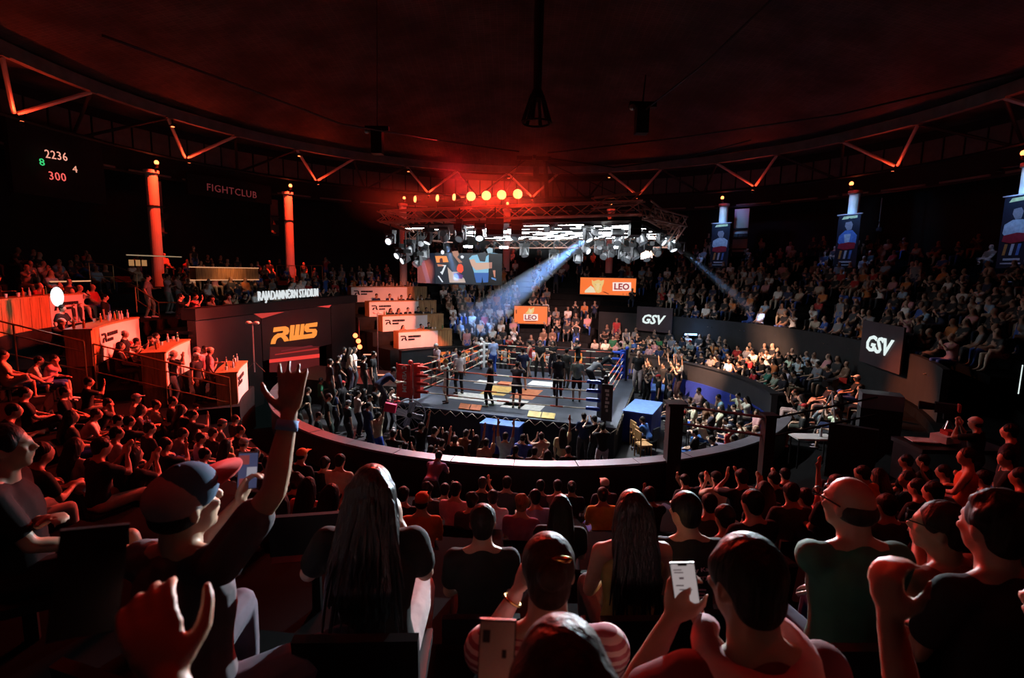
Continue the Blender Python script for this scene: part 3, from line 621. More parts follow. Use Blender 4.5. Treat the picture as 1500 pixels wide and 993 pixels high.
# stage ramp towards the ring with glowing edge bars
a, b = Vector((-10.9, 3.4, 0)), Vector((-3.95, 1.55, 0)); dr = (b-a).normalized()
st = empty('stage_ramp', (a+b)/2, math.atan2(dr.y, dr.x)); tag(st, 'dark raised walk-out ramp leading to the ring', 'stage')
MB().lo_hi((-3.6, -1.5, 0), (3.5, 1.5, 1.10)).build('deck', M['facade_black'], st)
for px, py, ln in ((521, 538, .8), (557, 550, .8), (539, 520, .5)):
    p = at_z(px, py, 1.2); e = empty('glow_bar', p, 0.1); tag(e, 'salmon glowing light bar lying along the walk-out ramp', 'lamp', 'light bars of the ramp'); MB().box((0, 0, .03), (ln, .05, .05)).build('tube', glow('bar_salmon', (1, .30, .18), 1.6), e); MB().box((0, 0, -.02), (ln+.06, .09, .05)).build('base', M['black_metal'], e)
tw = empty('red_light_tower', at_z(527, 530, 1.1)); tag(tw, 'stand with three glowing red lamps beside the ramp', 'lamp')
MB().tube((0, 0, 0), (0, 0, 2.2), .03).build('stand', M['black_metal'], tw)
for px, py in ((520.5, 491.5), (525, 499.5), (527, 508)):
    p = at_d(px, py, tw.location.y-CAM.y-.2)-tw.location; MB().ell(p, (.13, .10, .13)).build('lamp_head', M['lamp_red'], tw, smooth=True)
lamp('POINT', tw.location+Vector((.1, -.5, 1.7)), RED, 90, tw, size=.2)
def light_stand(px, py, pyb, ds, label):
    t, bb = at_d(px, py, ds), at_d(px, pyb, ds); e = empty('light_stand', bb); tag(e, label, 'light stand'); hh = t.z-bb.z
    MB().tube((0, 0, 0), (0, 0, hh), .025).build('pole', M['aluminium'], e)
    for s in (-1, 1): MB().ell((s*.14, 0, hh), (.12, .10, .07)).build('lamp_head', M['white_panel'], e, smooth=True)
    for i in range(3): MB().tube((0, 0, .4), (.4*math.cos(i*2.1), .4*math.sin(i*2.1), 0), .015).build('leg', M['black_metal'], e)
light_stand(373, 473, 545, 18.8, 'tall twin headed light stand before the black facade'); light_stand(554, 458, 545, 28, 'tall silver light stand beside the far sponsor desks')

# ================================================================== sponsor desks (two blocks of four rows)
def desk(R, ztop, zbot, aw, ab, ww, label, group):
    """ab: azimuths of the white front, ww: azimuths of the wooden stretch, aw: azimuth of the logo start"""
    mid = (ab[0]+ab[1])/2; o = pol(R, mid, zbot); e = empty('sponsor_desk', o); tag(e, label, 'desk', group)
    inv = Matrix.Translation(-o)
    def put(mb, name, m_):
        ob = mb.build(name, m_, e); ob.matrix_basis = inv; return ob
    put(MB().arc(R, R+.06, zbot, ztop-.03, ab[0], ab[1], 6), 'front_panel', M['white_panel'])
    n = max(2, round(abs(ww[1]-ww[0])/1.6))
    for i in range(n):
        s = (ww[1]-ww[0])/n; put(MB().arc(R+.01, R+.06, zbot, ztop-.03, ww[0]+i*s+.03, ww[0]+(i+1)*s-.03, 2), 'wood_board', M['wood_panel'])
    lo, hi = min(ab+ww), max(ab+ww)
    put(MB().arc(R-.03, R+.62, ztop-.03, ztop+.02, lo, hi, 8), 'worktop', M['wood_panel'])
    put(MB().arc(R+.06, R+.60, zbot, ztop-.03, lo, lo+.25, 1), 'side_panel', M['wood_panel']); put(MB().arc(R+.06, R+.60, zbot, ztop-.03, hi-.25, hi, 1), 'side_panel', M['wood_panel'])
    # printed mark: a stylised R and two lines of small type
    aw2 = aw+math.degrees(.7/R); a = math.radians(aw2); tdir = Vector((math.cos(a), -math.sin(a), 0)); P = Plane(pol(R-.012, aw2, ztop-.52)-tdir*.7, tdir)
    w = .03 if P.n.dot(pol(1, aw)) < 0 else -.03
    G = lambda pts: [(x*.36, y*.36) for x, y in pts]
    P.poly('logo_mark', G([(0, .80), (.70, .80), (.95, .62), (.95, .35), (1.12, 0), (.85, 0), (.72, .30), (.55, .36), (.75, .42), (.75, .60), (.0, .62)]), 0, w, M['mark_black'], e); P.poly('logo_mark', G([(.10, 0), (.35, 0), (.45, .28), (.72, .30), (.55, .42), (.25, .36)]), 0, w, M['mark_black'], e)
    x = .48
    for wd in (.10, .09, .11, .07, .10, .09, .05, .10, .09): P.rect('small_type', x, .16, x+wd*.8, .27, 0, w, M['mark_black'], e); x += wd
    x = .48
    for wd in (.08, .09, .07, .08, .09): P.rect('small_type', x, .0, x+wd*.8, .09, 0, w, M['mark_black'], e); x += wd
    return e
names = ['lowest', 'second lowest', 'third lowest', 'highest']
VZ = [1.55, 2.35, 3.1, 3.85]; VR = [10.5, 12.35, 14.05, 16.55]
for k in range(4):
    zb = [1.0, 1.55, 2.35, 3.1][k]; far_top = [2.53, 3.28, 4.03, 4.84][k]
    ab, ww = [(-114.5, -103.5), (-116.2, -103), (-113.8, -101.5), (-102.4, -96.5)][k], [(-115.2, -114.5), (-117, -116.2), (-117, -113.8), (-112.5, -102.4)][k]
    desk(VR[k], VZ[k]+1.05, zb, ab[0]+.5, ab, ww, f'white fronted sponsor desk with wooden end beside the stair rail, {names[k]} row', 'sponsor desks beside the stair rail')
    desk(VR[k], far_top, zb, -41.2 if k else -41.2, (-41.8, -28.5) if k else (-41.8, -28.5), (-28.5, -23.6), f'white fronted sponsor desk with wooden end across the ring, {names[k]} row', 'sponsor desks across the ring')
# things on the desks: cups, bottles and glasses
mat('cup_white', (.75, .70, .66), .4); mat('bottle_amber', (.35, .12, .03), .2); mat('bottle_green', (.04, .16, .06), .2); mat('bottle_clear', (.5, .55, .6), .1)
def vessel(kind, loc, label, group):
    if kind not in _unit:
        if kind == 'cup': _unit[kind] = [('body', MB().lathe([(.035, 0), (.045, .12), (.040, .12), (.032, .01)], 10).mesh('body'), M['cup_white'])]
        else: _unit[kind] = [('body', MB().lathe([(.034, 0), (.036, .15), (.014, .21), (.014, .26)], 10).mesh('body'), M[kind]), ('cap', MB().lathe([(.016, .255), (.016, .275), (.002, .278)], 10).mesh('cap'), M['cup_white'])]
    e = empty('cup' if kind == 'cup' else 'bottle', loc); tag(e, label, 'cup' if kind == 'cup' else 'bottle', group)
    for nm, me, m_ in _unit[kind]: link(nm, me, m_, e)
kn = {'cup': 'white paper cup', 'bottle_amber': 'amber glass bottle', 'bottle_green': 'green glass bottle', 'bottle_clear': 'clear plastic bottle'}
for k in range(4):
    for side, rng in (('beside the stair rail', [(-114, -104), (-115.5, -104), (-116.5, -102.5), (-112, -97)][k]), ('across the ring', (-41, -25))):
        for i in range(11 if side[0] == 'b' else 5):
            kd = rnd.choice(list(kn)); a = rnd.uniform(*rng); zt = VZ[k]+1.07 if side[0] == 'b' else [2.55, 3.30, 4.05, 4.86][k]
            vessel(kd, pol(VR[k]+rnd.uniform(.12, .5), a, zt), f'{kn[kd]} on the {names[k]} sponsor desk {side}', f'{kn[kd]}s on the {names[k]} desk {side}')
# white glowing ball shaped light on the highest desk
e = empty('table_lamp', at_z(84, 437, 4.92)); tag(e, 'glaring white lamp at the edge of the highest sponsor desk', 'lamp')
MB().ell((0, 0, .05), (.16, .16, .30), 14).build('globe', glow('lamp_pale', (.80, .95, .92), 1.6), e, smooth=True); MB().tube((0, 0, -.02), (0, 0, -.0), .1, .1, 12).build('base', M['black_metal'], e)
lamp('POINT', e.location+Vector((.45, -.25, .1)), COOL, 16, e, size=.15)

# ================================================================== printed and lit signs
mat('sign_dark', (.045, .030, .036), .6, scale=1.5)
def sign_plane(px, py, R): p = at_R(px, py, R); a = math.radians(az_of(p)); return Plane(p, (math.cos(a), -math.sin(a), 0)), p
def letter_sign(px0, py0, px1, py1, R, body, lh, label, shear=.28, tw_=None):
    P, p = sign_plane((px0+px1)/2, (py0+py1)/2, R); s = 1 if P.n.dot(-p) > 0 else -1
    e = empty('letter_banner', p); tag(e, label, 'banner')
    uv = [P.uv(px0, py1), P.uv(px1, py0)]; W = uv[1][0]-uv[0][0]; H = uv[1][1]-uv[0][1]
    P.rect('board', -W/2, -H/2, W/2, H/2, -.06*s, 0, M['sign_dark'], e)
    tw2 = W*(tw_ or .72); m_ = P.m.copy(); m_.translation = p+P.u*(-tw2/2)+P.v*(-lh/2)+P.n*s*.012
    text(body, glow('sign_bright', (.80, .92, .90), .95), e, m_, tw2, lh, shear=shear, bold=.03, depth=.02); return e
letter_sign(931, 452, 985, 484, 12.85, 'GSV', .58, 'dark banner with slanted white letters next to the far stair', tw_=.66)
letter_sign(1256, 482, 1322, 530, 12.85, 'GSV', .62, 'dark parapet banner with slanted white letters above the lower tier', tw_=.66)
letter_sign(1464, 532, 1530, 580, 12.85, 'GSV', .62, 'dark parapet banner with slanted white letters beside the camera platform')
def beer_sign(px0, py0, px1, py1, R, label, box, cat):
    P, p = sign_plane((px0+px1)/2, (py0+py1)/2, R); s = 1 if P.n.dot(-p) > 0 else -1
    e = empty('sponsor_screen', p); tag(e, label, 'screen')
    a, b = P.uv(px0, py1), P.uv(px1, py0)
    P.rect('cabinet', a[0]-.05, a[1]-.06, b[0]+.05, b[1]+.06, -.16*s, -.01*s, M['black_plastic'], e); P.rect('picture', a[0], a[1], b[0], b[1], -.01*s, 0, glow('leo_orange', (1.0, .19, .035), .95), e)
    P.trace('word_box', [(box[0], box[3]), (box[2], box[3]), (box[2], box[1]), (box[0], box[1])], .005*s, .012*s, glow('leo_white', (1, .80, .72), .95), e)
    q0, q1 = P.uv(box[0], box[3]), P.uv(box[2], box[1]); W, H = q1[0]-q0[0], q1[1]-q0[1]
    m_ = P.m.copy(); m_.translation = p+P.u*(q0[0]+W*.08)+P.v*(q0[1]+H*.14)+P.n*s*.016
    text('LEO', glow('leo_red', (.42, .02, .03), .8), e, m_, W*.84, H*.72, bold=.03, depth=.01)
    for col, pts in cat: P.trace('emblem_patch', pts, .005*s, .014*s, glow('leo_'+col, (.95, .62, .22) if col == 'gold' else (.95, .80, .55) if col == 'pale' else (.25, .03, .01), .85), e)
    return e
L1 = lambda pts: [(745+x/23.08, 440+y/23.08) for x, y in pts]; L2 = lambda pts: [(845+x/15.79, 400+y/15.79) for x, y in pts]
beer_sign(753, 449, 802, 473.5, 12.4, 'small orange sponsor screen with emblem above the word box', (767, 460, 788, 469.5), [('gold', L1([(560, 440), (640, 360), (700, 240), (740, 300), (870, 230), (850, 380), (800, 455), (690, 458)])), ('pale', L1([(700, 300), (780, 310), (800, 360), (750, 430), (700, 400)])), ('brown', L1([(240, 320), (280, 310), (280, 440), (250, 450)])), ('brown', L1([(560, 690), (940, 690), (930, 712), (570, 712)]))])
beer_sign(849.5, 408, 932, 430.5, 16.6, 'wide orange sponsor screen with big cat emblem on the far gallery', (897.5, 413.5, 924.5, 426), [('gold', L2([(345, 150), (390, 190), (440, 170), (500, 150), (560, 180), (630, 150), (620, 240), (580, 330), (570, 430), (500, 462), (440, 440), (400, 330), (350, 250)])), ('pale', L2([(190, 400), (320, 290), (390, 340), (440, 450), (180, 450)])), ('pale', L2([(430, 240), (540, 230), (530, 300), (500, 400), (460, 390)])), ('brown', L2([(420, 250), (455, 262), (450, 285), (425, 275)])), ('brown', L2([(520, 265), (555, 250), (550, 275), (525, 288)])), ('brown', L2([(590, 430), (650, 430), (750, 480), (720, 485)]))])
# orange LED strips on the inside of the barrier across the ring
for a0, a1 in ((-33, -26.5), (-22, -14), (-8, -4.5), (3.5, 8.5), (19, 22)):
    e = empty('barrier_screen', pol(9.3, (a0+a1)/2, 1.1)); tag(e, 'orange glowing advertising strip on the barrier wall behind the ring', 'screen', 'advertising strips on the barrier'); inv = Matrix.Translation(-e.location)
    o = MB().arc(9.26, 9.32, .75, 1.45, a0, a1, 6).build('frame', M['black_plastic'], e); o.matrix_basis = inv
    o = MB().arc(9.245, 9.265, .80, 1.40, a0+.2, a1-.2, 6).build('picture', glow('strip_orange', (1, .20, .04), .85), e); o.matrix_basis = inv
    for t in (.25, .55, .8):
        o = MB().arc(9.238, 9.247, .95, 1.25, a0+(a1-a0)*t-.5, a0+(a1-a0)*t+.5, 2).build('print_block', glow('strip_yellow', (1, .42, .08), .9), e); o.matrix_basis = inv
# score board and dim name board under the roof
def led_text(e, px, py, R, body, wpx, hpx, col, st, slope=0.):
    p = at_R(px, py, R); a = math.radians(az_of(p)); P = Plane(p, (math.cos(a), -math.sin(a), slope)); s = 1 if P.n.dot(-p) > 0 else -1
    W = abs(P.uv(px+wpx, py)[0]); H = hpx/wpx*W if wpx < 12 else abs(P.uv(px, py-hpx)[1]); m_ = P.m.copy(); m_.translation = p+P.n*s*.03
    text(body, glow('led_'+body, col, st), e, m_, W, H, bold=.0, depth=.02, spacing=1.1)
sb = empty('score_board', at_R(86, 240, 22.3)); tag(sb, 'black score board with red and green glowing numerals', 'score board'); a = math.radians(az_of(sb.location))
MB().box((0, 0, 0), (4.2, .25, 3.2), Matrix.Rotation(-a, 3, 'Z')).build('board', M['black_cloth'], sb)
for px, py, R, body, wp, hp, col, st in ((66, 231, 21.9, '2236', 30, 12, (1, .42, .30), .9), (57.5, 242, 21.9, '8', 7, 10, (.05, .75, .22), .8), (106, 252, 21.9, '4', 6.5, 9, (1, .42, .28), .8), (72, 263, 21.9, '300', 23, 12, (1, .14, .12), .9)): led_text(sb, px, py, R, body, wp, hp, col, st, .10)
nb = empty('name_board', at_R(339, 278, 22.3)); tag(nb, 'unlit black board with dim red dotted club lettering', 'sign'); a = math.radians(az_of(nb.location))
MB().box((0, 0, 0), (5.2, .2, 1.2), Matrix.Rotation(-a, 3, 'Z')).build('board', M['black_cloth'], nb); led_text(nb, 303, 279, 22.0, 'FIGHTCLUB', 73, 10.5, (.30, .045, .05), .35, -.03)
# posters on the columns over the upper tier
mat('poster_black', (.012, .016, .024), .5); mat('poster_pale', (.55, .60, .58), .5); mat('poster_skin', (.30, .26, .24), .5); mat('poster_red', (.40, .02, .03), .5); mat('poster_blue', (.10, .22, .5), .5); mat('poster_yellow', (.65, .65, .25), .5); mat('poster_orange', (.6, .25, .05), .5)
for a, lab, big in ((41.3, 'tall dark poster of a figure in a pale top on a column', 0), (63.2, 'tall dark poster of a figure with crossed gloves on a column', 1), (85.5, 'tall dark poster on the column over the camera platform', 0)):
    t = math.radians(a); o = pol(20.83, a, 8.3); P = Plane(o, (math.cos(t), -math.sin(t), 0)); s = 1 if P.n.dot(-o) > 0 else -1
    e = empty('column_poster', o); tag(e, lab, 'poster')
    def pp(pts, m_, w): P.poly('print_patch', pts, w*s, (w+.006)*s, M[m_], e)
    P.rect('board', -.62, -1.75, .62, 1.28, -.05*s, 0, M['poster_black'], e); P.rect('top_bar', -.7, 1.30, .7, 1.36, -.06*s, .03*s, M['steel_paint'], e)
    pp([(-.42, 1.05), (.45, 1.10), (.45, 1.24), (-.30, 1.22)], 'poster_yellow', .002)
    k = .12 if big else 0
    pp([(-.20, .55+k), (-.05, .30+k), (.18, .33+k), (.24, .62+k), (.20, .86+k), (.02, .95+k), (-.15, .85+k)], 'poster_skin', .004); pp([(-.2, .75+k), (-.15, .90+k), (.02, 1.0+k), (.24, .88+k), (.26, .6+k), (.14, .8+k)], 'poster_black', .009)
    pp([(-.52, -.25), (-.48, .12), (-.15, .30+k), (.25, .30+k), (.52, .12), (.5, -.35), (.2, -.55), (-.3, -.5)], 'poster_pale' if not big else 'poster_blue', .003); pp([(-.2, .2), (.18, .22), (.12, -.3), (-.12, -.3)], 'poster_pale', .007)
    pp([(-.45, -.35), (.1, -.25), (.48, -.30), (.46, -.62), (-.1, -.70), (-.5, -.6)], 'poster_red', .010)
    for i, c in enumerate(('poster_orange', 'poster_pale', 'poster_blue')): pp([(-.35+i*.28, -.72), (-.22+i*.28, -.72), (-.30+i*.28, -1.2), (-.42+i*.28, -1.2)], c, .004)
    P.rect('print_patch', -.35, -1.42, .35, -1.33, .002*s, .008*s, M['poster_pale'], e); P.rect('print_patch', -.45, -1.58, .40, -1.52, .002*s, .008*s, M['poster_pale'], e)
    l = empty('poster_lamp', pol(19.7, a, 10.6)); tag(l, 'small blue fill lamp added above a column poster', 'lamp', 'added blue poster lamps')  # added lamp that turns the poster and column head blue
    MB().box((0, 0, 0), (.2, .2, .12)).build('housing', M['black_metal'], l); MB().tube((0, 0, .05), (pol(.9, a).x, pol(.9, a).y, .2), .02).build('arm', M['black_metal'], l)
    lamp('SPOT', pol(19.72, a, 10.5), (.20, .42, 1.0), 260, l, aim=pol(21, a, 8.6), angle=75, blend=.8, size=.1)
    lamp('SPOT', pol(19.75, a, 10.5), (.30, .60, 1.0), 90, l, aim=pol(21, a, 10.2), angle=60, blend=.8, size=.1)
# lit recess beside the first poster, and dim panels beside the red columns
def recess(px0, py0, px1, py1, R, label, m_, col, pw):
    P, p = sign_plane((px0+px1)/2, (py0+py1)/2, R); s = 1 if P.n.dot(-p) > 0 else -1; e = empty('wall_recess', p); tag(e, label, 'shelf')
    a, b = P.uv(px0, py1), P.uv(px1, py0); P.rect('back', a[0], a[1], b[0], b[1], -.1*s, 0, M[m_], e)
    for t in (.05, .30, .52): P.rect('shelf', a[0], a[1]+(b[1]-a[1])*t, b[0], a[1]+(b[1]-a[1])*t+.08, 0, .25*s, M['steel_dark'], e)
    for t in (.1, .45, .8): P.rect('box', a[0]+(b[0]-a[0])*t, a[1]+(b[1]-a[1])*.335, a[0]+(b[0]-a[0])*t+.3, a[1]+(b[1]-a[1])*.42, .02*s, .2*s, M['steel_dark'], e)
    if pw: lamp('SPOT', p+P.n*s*1.6+P.v*2.2-P.u*.8, col, pw, e, aim=p+P.v*.3, angle=80, size=.2)
recess(1072, 305, 1098, 369, 22.4, 'violet lit wall recess with shelves beside a column poster', 'white_panel', (.42, .36, 1.0), 60)
recess(1283, 290, 1292, 365, 22.4, 'dim reddish wall strip beside the gloves poster', 'clerestory', RED, 14)
recess(222, 266, 236, 345, 22.4, 'dim red wall panel beside the cable wrapped column', 'clerestory', RED, 50); recess(398, 293, 407, 345, 22.4, 'dim red wall strip beside a red lit column', 'clerestory', RED, 14)
# ================================================================== rails, bar, gallery fittings
def railing(pts, label, hgt=.95, m_='brass_rail', mids=(.5,), step=1.5, r=.025, drop=None):
    e = empty('railing', pts[0]); tag(e, label, 'railing'); up = Vector((0, 0, 1))
    for a, b in zip(pts[:-1], pts[1:]):
        a, b = Vector(a), Vector(b); rod('top_rail', a, b, r, M[m_], e)
        for k in mids: rod('mid_rail', a-up*hgt*k, b-up*hgt*k, r*.7, M[m_], e)
        n = max(1, round((b-a).length/step))
        for i in range(n+1): p = a.lerp(b, i/n); rod('baluster', p-up*hgt, p, r*.9, M[m_], e)
    return e
railing([pol(18.5, -117.6, zn(18.5)+1.5), pol(14.2, -117.6, zn(14.2)+1.52)], 'bronze stair railing beside the upper sponsor desks', 1.35, mids=(.22, .62)); railing([pol(14.0, -117.6, zn(14.0)+1.52), pol(10.7, -117.6, zn(10.7)+1.5)], 'bronze stair railing running down to the barrier wall', 1.3, mids=(.22, .62))
railing([at_R(232, 443, 14.8), at_R(277, 443, 14.8)], 'square bronze railing frame at the facade end', 1.35, step=1.6, mids=(1.0,)); railing([at_R(198, 420, 15.5), at_R(232, 443, 14.8)], 'sloping bronze railing above the facade end', 1.0, step=1.6)
railing([at_R(130, 385, 19), at_R(165, 388, 19), at_R(200, 402, 17)], 'bronze gallery railing behind the highest desk', 1.1); railing([at_R(405, 389, 19), at_R(472, 389, 20)], 'bronze gallery railing above the stadium lettering', .95, step=.95, mids=(1.,))
bar = empty('bar_counter', at_R(331, 401, 18.3)); tag(bar, 'glowing wooden bar counter on the gallery above the facade', 'bar counter'); a = math.radians(az_of(bar.location)); Rm = Matrix.Rotation(-a, 3, 'Z')
MB().box((0, 0, 0), (3.7, .5, .62), Rm).build('front', M['wood_panel'], bar)
for z, x in ((.34, 0), (-.33, .1)): MB().box((0, 0, z), (3.7, .62, .04), Rm).build('light_strip', glow('strip_warm', (1, .45, .22), .75), bar)
lamp('AREA', bar.location-pol(.7, math.degrees(a))+Vector((0, 0, .25)), (1, .4, .15), 9, bar, aim=bar.location, size=1.5)
gs = empty('gallery_sign', at_R(228, 378, 18.5)); tag(gs, 'thin pale light line over gold marks on the gallery wall', 'sign'); a = math.radians(az_of(gs.location)); Rm = Matrix.Rotation(-a, 3, 'Z')
MB().box((0, 0, .1), (2.9, .06, .05), Rm).build('light_line', glow('line_pale', (.55, .38, .22), .5), gs)
for i, w_ in enumerate((.22, .2, .22)): MB().box(Rm @ Vector((-1.25+i*.32, 0, -.25)), (w_, .05, .28), Rm).build('gold_mark', glow('mark_gold', (.7, .33, .12), .5), gs)
gs = empty('ledge_light', at_R(104, 412, 18.5)); tag(gs, 'thin warm light line on the ledge behind the highest desk', 'lamp'); a = math.radians(az_of(gs.location)); MB().box((0, 0, 0), (1.9, .05, .05), Matrix.Rotation(-a, 3, 'Z')).build('tube', M['strip_warm'], gs); MB().box((0, .04, -.04), (2.0, .05, .05), Matrix.Rotation(-a, 3, 'Z')).build('base', M['black_metal'], gs)
bz = empty('parapet_flood', at_R(1011, 490, 12.85)); tag(bz, 'bright blue white flood lamp at the foot of the parapet', 'lamp'); MB().box((0, 0, 0), (.8, .2, .16)).build('housing', M['black_metal'], bz); MB().box((0, -.11, .02), (.7, .02, .10)).build('lens', glow('lamp_blue', (.35, .62, 1), 4), bz)
lamp('POINT', bz.location+Vector((-.3, -.5, .25)), (.25, .5, 1), 30, bz, size=.1)
# ---- gate rails at the barrier and the camera passage
GP = [Vector((3.2, -9.05, 0)), Vector((4.95, -9.95, 0)), Vector((7.7, -9.3, 0))]
gt = empty('barrier_gate', GP[0]); tag(gt, 'black gate of two thick posts and double rails at the barrier', 'gate')
for p, hh, ww_ in ((GP[0], 3.0, .32), (GP[1], 3.0, .22)):
    MB().lo_hi((p.x-ww_/2-GP[0].x, p.y-ww_/2-GP[0].y, zn(10)), (p.x+ww_/2-GP[0].x, p.y+ww_/2-GP[0].y, hh)).build('post', M['black_cloth'], gt); MB().lo_hi((p.x-ww_*.7-GP[0].x, p.y-ww_*.7-GP[0].y, hh), (p.x+ww_*.7-GP[0].x, p.y+ww_*.7-GP[0].y, hh+.05)).build('post_cap', M['black_metal'], gt)
for z in (2.96, 2.55): rod('rail', GP[0]+Vector((0, 0, z)), GP[1]+Vector((0, 0, z)), .03, M['ledge_metal'], gt); rod('rail', GP[1]+Vector((0, 0, z-.02)), GP[2]+Vector((0, 0, z+.35)), .022, M['black_metal'], gt)
def slab(name, pts, z0, z1, m_, label, cat):
    c = sum((Vector((p.x, p.y, 0)) for p in pts), Vector())/len(pts); e = empty(name, (c.x, c.y, z0)); tag(e, label, cat)
    MB().prism([(p.x-c.x, p.y-c.y) for p in pts], 0, z1-z0).build('panel', M[m_], e); return e
pa, pb = at_d(1215, 620, 11.5), at_d(1290, 605, 11.0); n_ = Vector((.1, .12, 0))
slab('passage_screen', [pa, pb, pb+n_, pa+n_], zn(12)-.2, pa.z, 'black_plastic', 'tall black screen wall beside the camera passage', 'partition')
pa, pb = at_d(1262, 590, 12.6), at_d(1328, 566, 12.2); e = slab('lit_ledge', [pa, pb, pb+Vector((.25, .5, 0)), pa+Vector((.25, .5, 0))], pa.z-.12, pa.z+.25, 'ledge_metal', 'pale sloping ledge panel lit from above beside the lower tier', 'ledge')
c_ = e.location; MB().prism([(p.x-c_.x, p.y-c_.y) for p in (pa, pb, pb+Vector((.25, .5, 0)), pa+Vector((.25, .5, 0)))], zn(12)-c_.z, -.001).build('base', M['black_cloth'], e)
tb = empty('equipment_table', at_d(1190, 640, 12.2)); tag(tb, 'small white table with papers and a bottle in the passage', 'table')
zt = tb.location.z; MB().box((0, 0, 0), (.95, .45, .04)).build('tabletop', M['white_panel'], tb)
for sx in (-.42, .42):
    for sy in (-.18, .18): MB().tube((sx, sy, -.02), (sx, sy, -.75), .018).build('leg', M['black_metal'], tb)
vessel('bottle_clear', tb.location+Vector((.2, 0, .02)), 'clear plastic bottle on the small white passage table', 'bottle on the passage table')
# camera platform with tripods
cp_ = empty('camera_platform', at_d(1392, 648, 9.6)); tag(cp_, 'dark shelf platform carrying broadcast gear over the terrace', 'platform'); MB().box((0, 0, -.06), (1.7, .8, .08)).build('deck', M['black_plastic'], cp_)
for sx in (-.8, .8): MB().box((sx, 0, -.45), (.06, .7, .75)).build('support', M['black_metal'], cp_)
e = empty('gear_box', cp_.location+Vector((-.1, 0, 0))); tag(e, 'pale cluttered control box with cables on the platform', 'equipment'); MB().box((0, 0, .09), (.42, .3, .14), Matrix.Rotation(.3, 3, 'Z')).build('case', M['white_panel'], e); MB().box((.05, 0, .20), (.2, .18, .08)).build('handset', M['pad_red'], e); MB().path([(.2, -.1, .1), (.4, -.2, .05), (.55, -.1, .08), (.6, .15, .05)], .018, 5).build('cable', M['white_panel'], e); MB().box((-.42, .05, .02), (.45, .3, .02), Matrix.Rotation(-.2, 3, 'Z')).build('papers', M['pad_white'], e)
def tripod(loc, hgt, label, camera=True, yaw=0):
    e = empty('camera_tripod', loc, yaw); tag(e, label, 'tripod')
    for i in range(3): MB().tube((0, 0, hgt*.92), (.38*math.cos(i*2.1+.5), .38*math.sin(i*2.1+.5), 0), .022, .016).build('leg', M['aluminium'], e)
    MB().box((0, 0, hgt), (.16, .2, .12)).build('head', M['black_metal'], e)
    if camera:
        MB().box((0, .05, hgt+.17), (.16, .42, .2)).build('camera_body', M['black_plastic'], e); MB().tube((0, .26, hgt+.17), (0, .52, hgt+.17), .07, .09, 12).build('camera_lens', M['black_metal'], e); MB().box((-.2, -.1, hgt+.24), (.2, .04, .15)).build('viewfinder', M['pad_red'], e)
    return e
tripod(at_d(1386, 648, 10.3)-Vector((0, 0, .2)), .75, 'silver legged tripod standing behind the gear shelf', yaw=1.0)
p = at_d(1217, 596, 14.2); tripod(p-Vector((0, 0, .9)), 1.45, 'tall tripod with a video camera beside the lower tier', yaw=2.2)
# ---- around the ring
df = empty('drum_fan', at_z(600, 640, 0.15), .15); df.location.z = 0; tag(df, 'large round mist fan with wire cage at the ring skirt', 'fan')
MB().path([(.55*math.cos(i*math.pi/12), 0, .95+.55*math.sin(i*math.pi/12)) for i in range(25)], .025, 6).build('rim', M['aluminium'], df)
for i in range(16): a = i*math.pi/8; MB().tube((.06*math.cos(a), -.05, .95+.06*math.sin(a)), (.55*math.cos(a), -.01, .95+.55*math.sin(a)), .006, .006, 4).build('cage_wire', M['aluminium'], df)
for k in range(4):
    a = k*math.pi/2+.3; ob = MB().box((.26, 0, 0), (.40, .02, .24), Matrix.Rotation(.5, 3, 'X')).build('blade', M['ledge_metal'], df); ob.matrix_basis = Matrix.Translation((0, .05, .95)) @ Matrix.Rotation(a, 4, 'Y')
MB().tube((0, -.06, .95), (0, .25, .95), .09, .09, 12).build('motor', M['black_metal'], df); MB().tube((0, .1, 0), (0, .1, .90), .04).build('stand', M['black_metal'], df); MB().tube((0, .1, 0), (0, .1, .05), .3, .28, 14).build('foot', M['black_metal'], df)
def blue_box(px, py, w_, d_, hh, label, rz):
    p = at_z(px, py, 0); e = empty('blue_table', (p.x, p.y, 0), rz); tag(e, label, 'table'); MB().box((0, 0, hh/2), (w_, d_, hh-.04)).build('cover', M['blue_cover'], e); MB().box((0, 0, hh), (w_+.06, d_+.06, .05)).build('top', mat('blue_edge', (.10, .20, .55), .5), e)
blue_box(735, 662, 1.3, .6, 1.0, 'blue covered judges table at the foot of the ring skirt', RROT); blue_box(940, 640, 1.0, 1.9, 1.15, 'tall blue covered judges table beside the black corner cushion', RROT-.15); blue_box(962, 600, .5, 1.4, 1.0, 'blue covered timekeeper table between ring and seats', RROT)
def chair(loc, yaw, label):
    e = empty('wooden_chair', loc, yaw); tag(e, label, 'chair', 'wooden chairs beside the judges table')
    MB().box((0, 0, .45), (.44, .44, .05)).build('seat', M['wood_panel'], e); MB().box((0, -.21, .78), (.44, .03, .28)).build('backrest', M['wood_panel'], e)
    for sx in (-.19, .19):
        MB().tube((sx, .19, 0), (sx, .19, .43), .02).build('leg', M['wood_panel'], e); MB().tube((sx, -.2, 0), (sx, -.21, .9), .02).build('leg', M['wood_panel'], e)
p = at_z(936, 662, 0)
for i in range(3): chair((p.x+.05*i, p.y+.55*i-.5, 0), -1.3, ['wooden chair with an orange brown seat beside the judges table, next to the ledge', 'wooden chair between two others beside the judges table', 'wooden chair beside the judges table, next to the ring corner'][i])
